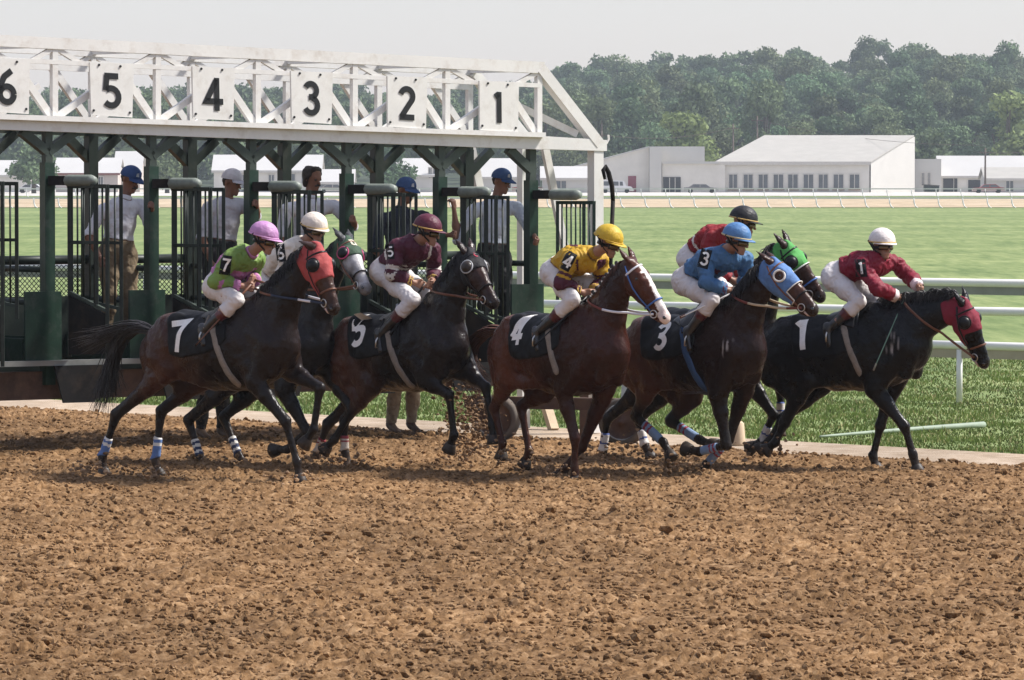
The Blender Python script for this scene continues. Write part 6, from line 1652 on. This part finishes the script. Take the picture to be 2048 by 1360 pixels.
# vehicles
M_CARW = mk('white_car_paint', (.70, .70, .70), rough=.25, var=.03); M_CARG = mk('grey_car_paint', (.20, .19, .19), rough=.25, var=.05); M_CARR = mk('red_car_paint', (.26, .03, .03), rough=.3, var=.05); M_CART = mk('tan_car_paint', (.36, .33, .30), rough=.3, var=.05)
def vehicle(name, label, px, Y, L_, m, van=False, flip=1):
    x = fx(px, Y); ro = empty(name, (x, Y, 0), 0, label, 'van' if van else 'car'); s = flip
    prof = [(-.5, .30), (.5, .30), (.5, .62), (.42, .95), (.30, 1.0), (.22, 1.75), (-.46, 1.85), (-.5, 1.2)] if van else [(-.5, .28), (.5, .28), (.5, .62), (.47, .72), (.27, .80), (.14, 1.25), (-.22, 1.28), (-.36, .84), (-.49, .78)]
    mb = MB(); mb.prism([(x + s * a * L_, Y - .85, z) for a, z in prof], (0, 1.7, 0)); mb.build('body', m, ro)
    ws = [((.20, 1.06), (.10, 1.06), (.10, 1.64), (.185, 1.62)), ((.07, 1.06), (-.18, 1.06), (-.18, 1.66), (.07, 1.64)), ((-.21, 1.06), (-.44, 1.06), (-.43, 1.68), (-.21, 1.67))] if van else [((.24, .82), (-.02, .82), (-.02, 1.20), (.12, 1.20)), ((-.05, .82), (-.32, .86), (-.21, 1.21), (-.05, 1.21))]
    for w in ws: mb = MB(); mb.prism([(x + s * a * L_, Y - .87, z) for a, z in w], (0, .02, 0)); mb.build('window', M_PANE, ro)
    for a in (-.31, .31):
        for yy in (-.8, .8): mb = MB(); mb.lathe((x + s * a * L_, Y + yy, .33), (0, 1, 0), [(-.1, .2), (-.11, .32), (.11, .32), (.1, .2)], 14); w = mb.build('wheel', M_RUBBER, ro, True)
    for a, mm in ((.5, M_LENS), (-.5, M_SILL)): mb = MB(); mb.box((x + s * a * L_ - .03, Y - .75, .55), (x + s * a * L_ + .03, Y - .4, .70)); mb.build('headlight' if a > 0 else 'tail_light', mm, ro)
    mb = MB(); mb.box((x - .5 * L_ - .08, Y - .88, .36), (x + .5 * L_ + .08, Y - .80, .46)); mb.build('bumper_strip', M_METAL, ro)
vehicle('parked_van', 'white van parked beside the gate end post', 1232, 705, 4.9, M_CARW, True)
vehicle('parked_car', 'grey saloon car parked in front of the office block', 1402, 710, 4.9, M_CARG, False)
vehicle('parked_car', 'white car at the far left beyond the gate', 66, 705, 4.6, M_CARW, False)
vehicle('parked_car', 'red car behind the stall under board 1', 1056, 712, 4.6, M_CARR, False)
vehicle('parked_car', 'red car parked in front of the open shed', 1976, 706, 4.5, M_CARR, False, -1)
vehicle('parked_car', 'tan car seen under the second board between stalls', 668, 700, 4.6, M_CART, False)
x = fx(1862, 712); ro = empty('dumpster', (x, 712, 0), 0, 'dark dumpster against the cream link building', 'dumpster')
mb = MB(); mb.prism([(x - 1.0, 711.2, .15), (x + 1.0, 711.2, .15), (x + 1.1, 711.2, 1.0), (x - 1.1, 711.2, 1.15)], (0, 1.6, 0)); mb.build('bin', M_GDARK, ro)
mb = MB(); mb.prism([(x - 1.15, 711.1, 1.17), (x + 1.15, 711.1, 1.02), (x + 1.15, 711.1, 1.09), (x - 1.15, 711.1, 1.24)], (0, 1.8, 0)); mb.build('lid', M_RUBBER, ro)

# wooded hill
RIDGE = [(-400, 175), (60, 180), (300, 172), (700, 165), (1000, 158), (1090, 142), (1130, 122), (1250, 110), (1310, 102), (1400, 110), (1470, 98), (1530, 95), (1600, 93), (1680, 86), (1750, 80), (1830, 88), (1880, 84), (1960, 100), (2048, 96), (2500, 110)]
def ridge_py(px): return float(np.interp(px, [a for a, b in RIDGE], [b for a, b in RIDGE]))
YR = 1400.0
def hill_z(x, y):
    px = 1024 + x * FPX / YR
    zr = 2.7 + (348 - ridge_py(px)) * YR / FPX - 16.0
    t = np.clip((y - 850) / (YR - 850), 0, 1); t = t * t * (3 - 2 * t) * .55 + t * .45
    return zr * t - .3 + .8 * noise.noise(Vector((x * .02, y * .02, 0)))
M_HILL = mk('forest_floor', (.030, .045, .020), rough=1, var=.4, scale=.1)
ys = np.linspace(840, 1560, 25); xs = np.linspace(-380, 380, 61)
v = [(x, y, hill_z(x, y) if y > 850 else -.5) for y in ys for x in xs]; n_ = len(xs)
tag(meshobj('hill', v, [(j * n_ + i, j * n_ + i + 1, (j + 1) * n_ + i + 1, (j + 1) * n_ + i) for j in range(len(ys) - 1) for i in range(n_ - 1)], M_HILL, None, True), kind='structure')
M_LEAF = mk('forest_leaves', (.110, .155, .075), rough=.75, var=.45, scale=.9, spec=.15, randhue=.34, transl=.2)
M_LEAFP = mk('pale_leaves', (.19, .24, .085), rough=.75, var=.35, scale=.9, spec=.15, transl=.2)
M_BARK = mk('tree_bark', (.085, .065, .05), rough=.95, var=.3, scale=2)
def tree_mesh(seed, hgt, rad, n, leaf, trunk=True, spread=1.0, low=.25, lobes=9):
    g = np.random.default_rng(seed); L_ = []
    for k in range(lobes):
        t = g.random(); a = g.uniform(0, 2 * math.pi); rr = rad * .62 * math.sqrt(g.random()) * (1.1 - .5 * t)
        L_.append((np.array([rr * math.cos(a), rr * math.sin(a), hgt * (low + .16 + (.86 - low - .16) * t)]), rad * g.uniform(.28, .48) * (1.15 - .45 * t)))
    L_.append((np.array([0, 0, hgt * .8]), rad * .45))
    w = np.array([r ** 2 for c, r in L_]); w /= w.sum(); li = g.choice(len(L_), n, p=w)
    d = g.standard_normal((n, 3)); d /= np.linalg.norm(d, axis=1)[:, None]; d[:, 2] = d[:, 2] * .85 + .1
    rr = g.random(n) ** .35
    C = np.array([L_[i][0] for i in li]) + d * (np.array([L_[i][1] for i in li]) * rr * g.uniform(.8, 1.12, n))[:, None] * [spread, spread, .85]
    nn = d * .7 + g.standard_normal((n, 3)) * .6; nn /= np.linalg.norm(nn, axis=1)[:, None]
    a = np.cross(nn, g.standard_normal((n, 3))); a /= np.linalg.norm(a, axis=1)[:, None]; b = np.cross(nn, a)
    s = leaf * g.uniform(.5, 1.3, n)[:, None]
    V = np.stack([C - a * s, C + b * s * .62 - a * s * .1, C + a * s, C - b * s * .6 + a * s * .15], 1).reshape(-1, 3); Fq = np.arange(4 * n).reshape(-1, 4)
    mb = MB(); mb.tube([(0, 0, -.4), (.05, 0, hgt * .3), (0, .1, hgt * .55), (.1, 0, hgt * .85)], [rad * .085, rad * .065, rad * .04, rad * .012], 7)
    for k in range(5):
        c, r = L_[k]; mb.tube([(0, 0, hgt * (low + .05 + .05 * k)), c * .55 + np.array([0, 0, hgt * .2]), c], [rad * .035, rad * .022, rad * .008], 5)
    return V, Fq, mb
def far_tree_data(seed, hgt, rad, n, leaf):
    V, Fq, mb = tree_mesh(seed, hgt, rad, n, leaf, low=.05); b = len(V)
    o = meshobj('forest_tree', np.vstack([V, np.array(mb.v)]), [tuple(q) for q in Fq] + [tuple(i + b for i in q) for q in mb.f], [M_LEAF, M_BARK], None, False, fm=[0] * len(Fq) + [1] * len(mb.f))
    return o
protos = [far_tree_data(40 + k, 12.0 + 1.6 * (k % 3), 4.8 + .8 * (k % 4), 4200, .33) for k in range(6)]
cand = []
g = np.random.default_rng(21)
for row, y in enumerate(np.concatenate([np.linspace(868, 1100, 8), np.linspace(1130, 1412, 11)])):
    half = y * .1024 * 1.12; sp = 6.0 if row < 8 else 6.4; x = -half + g.uniform(0, sp)
    while x < half:
        cand.append((x + g.uniform(-1.2, 1.2), y + g.uniform(-9, 9))); x += sp * g.uniform(.75, 1.3)
vis_, hid_ = [], []
for (x, y) in cand:
    px = 1024 + x * FPX / y
    (vis_ if px > 1060 or y > 1250 or random.random() < .25 else hid_).append((x, y))
vis_.sort(key=lambda q: (1024 + q[0] * FPX / q[1] < 1060, q[1])); extra = vis_[300:] + hid_; vis_ = vis_[:300]
def set_tree(o, x, y):
    z = hill_z(x, y); o.location = (x, y, z - .3); o.rotation_euler = (0, 0, random.uniform(0, 6.3)); s = random.uniform(.85, 1.25) if y < 1300 else random.uniform(.82, .95); o.scale = (s * random.uniform(.9, 1.12), s * random.uniform(.9, 1.12), s * random.uniform(.85, 1.12))
used = set()
for i, (x, y) in enumerate(vis_):
    k = random.randrange(6)
    if k not in used: o = protos[k]; used.add(k)
    else: o = protos[k].copy(); COL.objects.link(o)
    set_tree(o, x, y); tag(o, 'leafy green tree in the dense wood covering the hill', 'tree', 'trees of the wooded hill')
# the rest of the wood as one mass
allV, allF, off = [], [], 0
pv = []
for k in range(6):
    V, Fq, mb = tree_mesh(70 + k, 12.5 + 1.6 * (k % 3), 4.8 + .7 * (k % 4), 1100, .60, low=.05); pv.append((V, Fq))
for (x, y) in extra:
    V, Fq = pv[random.randrange(6)]; a = random.uniform(0, 6.3); ca, sa = math.cos(a), math.sin(a); s = random.uniform(.8, 1.2)
    W_ = np.stack([V[:, 0] * ca - V[:, 1] * sa, V[:, 0] * sa + V[:, 1] * ca, V[:, 2]], 1) * s + [x, y, hill_z(x, y) - .3]
    allV.append(W_); allF.append(Fq + off); off += len(V)
M_LEAF2 = mk('wood_leaves', (.110, .155, .075), rough=.75, var=.55, scale=.12, spec=.15, transl=.2)
if allV: tag(meshobj('distant_wood', np.vstack(allV), np.vstack(allF), M_LEAF2), kind='stuff')
# single trees round the barns
def lone_tree(label, px, ytop, Y, rad, m, seed, n=2600, leaf=.42, low=.22, spread=1.0):
    x = fx(px, Y); h = fz(ytop, Y); ro = empty('leafy_tree', (x, Y, 0), random.uniform(0, 6), label, 'tree', None)
    V, Fq, mb = tree_mesh(seed, h, rad, n, leaf, low=low, spread=spread, lobes=14)
    meshobj('crown', V, Fq, m, ro, False, local=True); meshobj('trunk', mb.v, mb.f, M_BARK, ro, True, local=True)
lone_tree('pale green bushy tree rising behind the white office block', 1368, 218, 790, 6.6, M_LEAFP, 101, 3600, .45, .1)
lone_tree('dark tree behind the roof of the office block', 1440, 262, 800, 4.0, M_LEAF, 102)
lone_tree('dark rounded tree behind the right end of the main barn', 1860, 250, 795, 5.0, M_LEAF, 103)
lone_tree('light green tree above the open shed at the right edge', 2015, 170, 840, 7.0, M_LEAFP, 110, 3600, .5, .1)
lone_tree('bushy tree at the left edge beyond the gate', 68, 288, 690, 4.4, M_LEAF, 104, 2600, .35, .05)
lone_tree('tree between the pinkish barn and the white-capped man', 335, 296, 700, 4.4, M_LEAF, 105, 2600, .35, .05)
lone_tree('broad tree in front of the white barn under board 2', 775, 290, 690, 4.2, M_LEAF, 106, 2800, .33, .12)
lone_tree('tree between the stalls under boards 4 and 3', 490, 300, 760, 4.0, M_LEAF, 107)
lone_tree('tree behind the bareheaded man', 672, 296, 752, 4.2, M_LEAF, 108)
lone_tree('tree left of the tall white-roofed barn', 205, 285, 775, 4.2, M_LEAF, 109)

# clods thrown up by the hooves
fc, fs = [], []
g = np.random.default_rng(5)
def spray(px, py, Y, n, sx, sy, big=.014):
    for _ in range(n):
        q = U(px + g.normal(0, sx), py + g.normal(0, sy), Y + g.normal(0, .25))
        if q[2] < .02: continue
        fc.append(q); fs.append(.004 + big * 1.5 * g.random() ** 2.0)
spray(938, 835, 45.5, 800, 26, 42); spray(915, 900, 45.3, 120, 30, 22); spray(1010, 900, 44.2, 90, 30, 20)
spray(660, 925, 45.2, 220, 40, 16); spray(470, 930, 46, 140, 50, 12); spray(1120, 950, 43.9, 160, 40, 12); spray(1350, 930, 44.4, 140, 40, 14); spray(1230, 905, 46.2, 130, 45, 16); spray(1300, 925, 46, 80, 30, 10); spray(1400, 940, 44.6, 60, 30, 10); spray(1530, 900, 45.6, 60, 30, 14); spray(200, 938, 43.7, 150, 40, 12); spray(310, 945, 43.6, 100, 30, 9); spray(600, 958, 43.2, 80, 30, 8); spray(1800, 940, 45.2, 80, 50, 7)
v, f = clod_cloud(fc, fs, 9); tag(meshobj('flying_dirt', v, f, M_CLOD), kind='stuff')

# hazy summer air
hz = MB(); hz.box((-405, -3, -1.6), (405, 1610, 64)); o = hz.build('haze', bpy.data.materials.new('haze')); o['kind'] = 'stuff'
m = o.data.materials[0]; m.use_nodes = True; N_ = m.node_tree.nodes; N_.clear(); ou = N_.new('ShaderNodeOutputMaterial'); vo = N_.new('ShaderNodeVolumePrincipled')
vo.inputs['Color'].default_value = (.82, .92, 1.0, 1); vo.inputs['Density'].default_value = 1.6e-4; vo.inputs['Anisotropy'].default_value = 0.0
m.node_tree.links.new(vo.outputs[0], ou.inputs['Volume'])
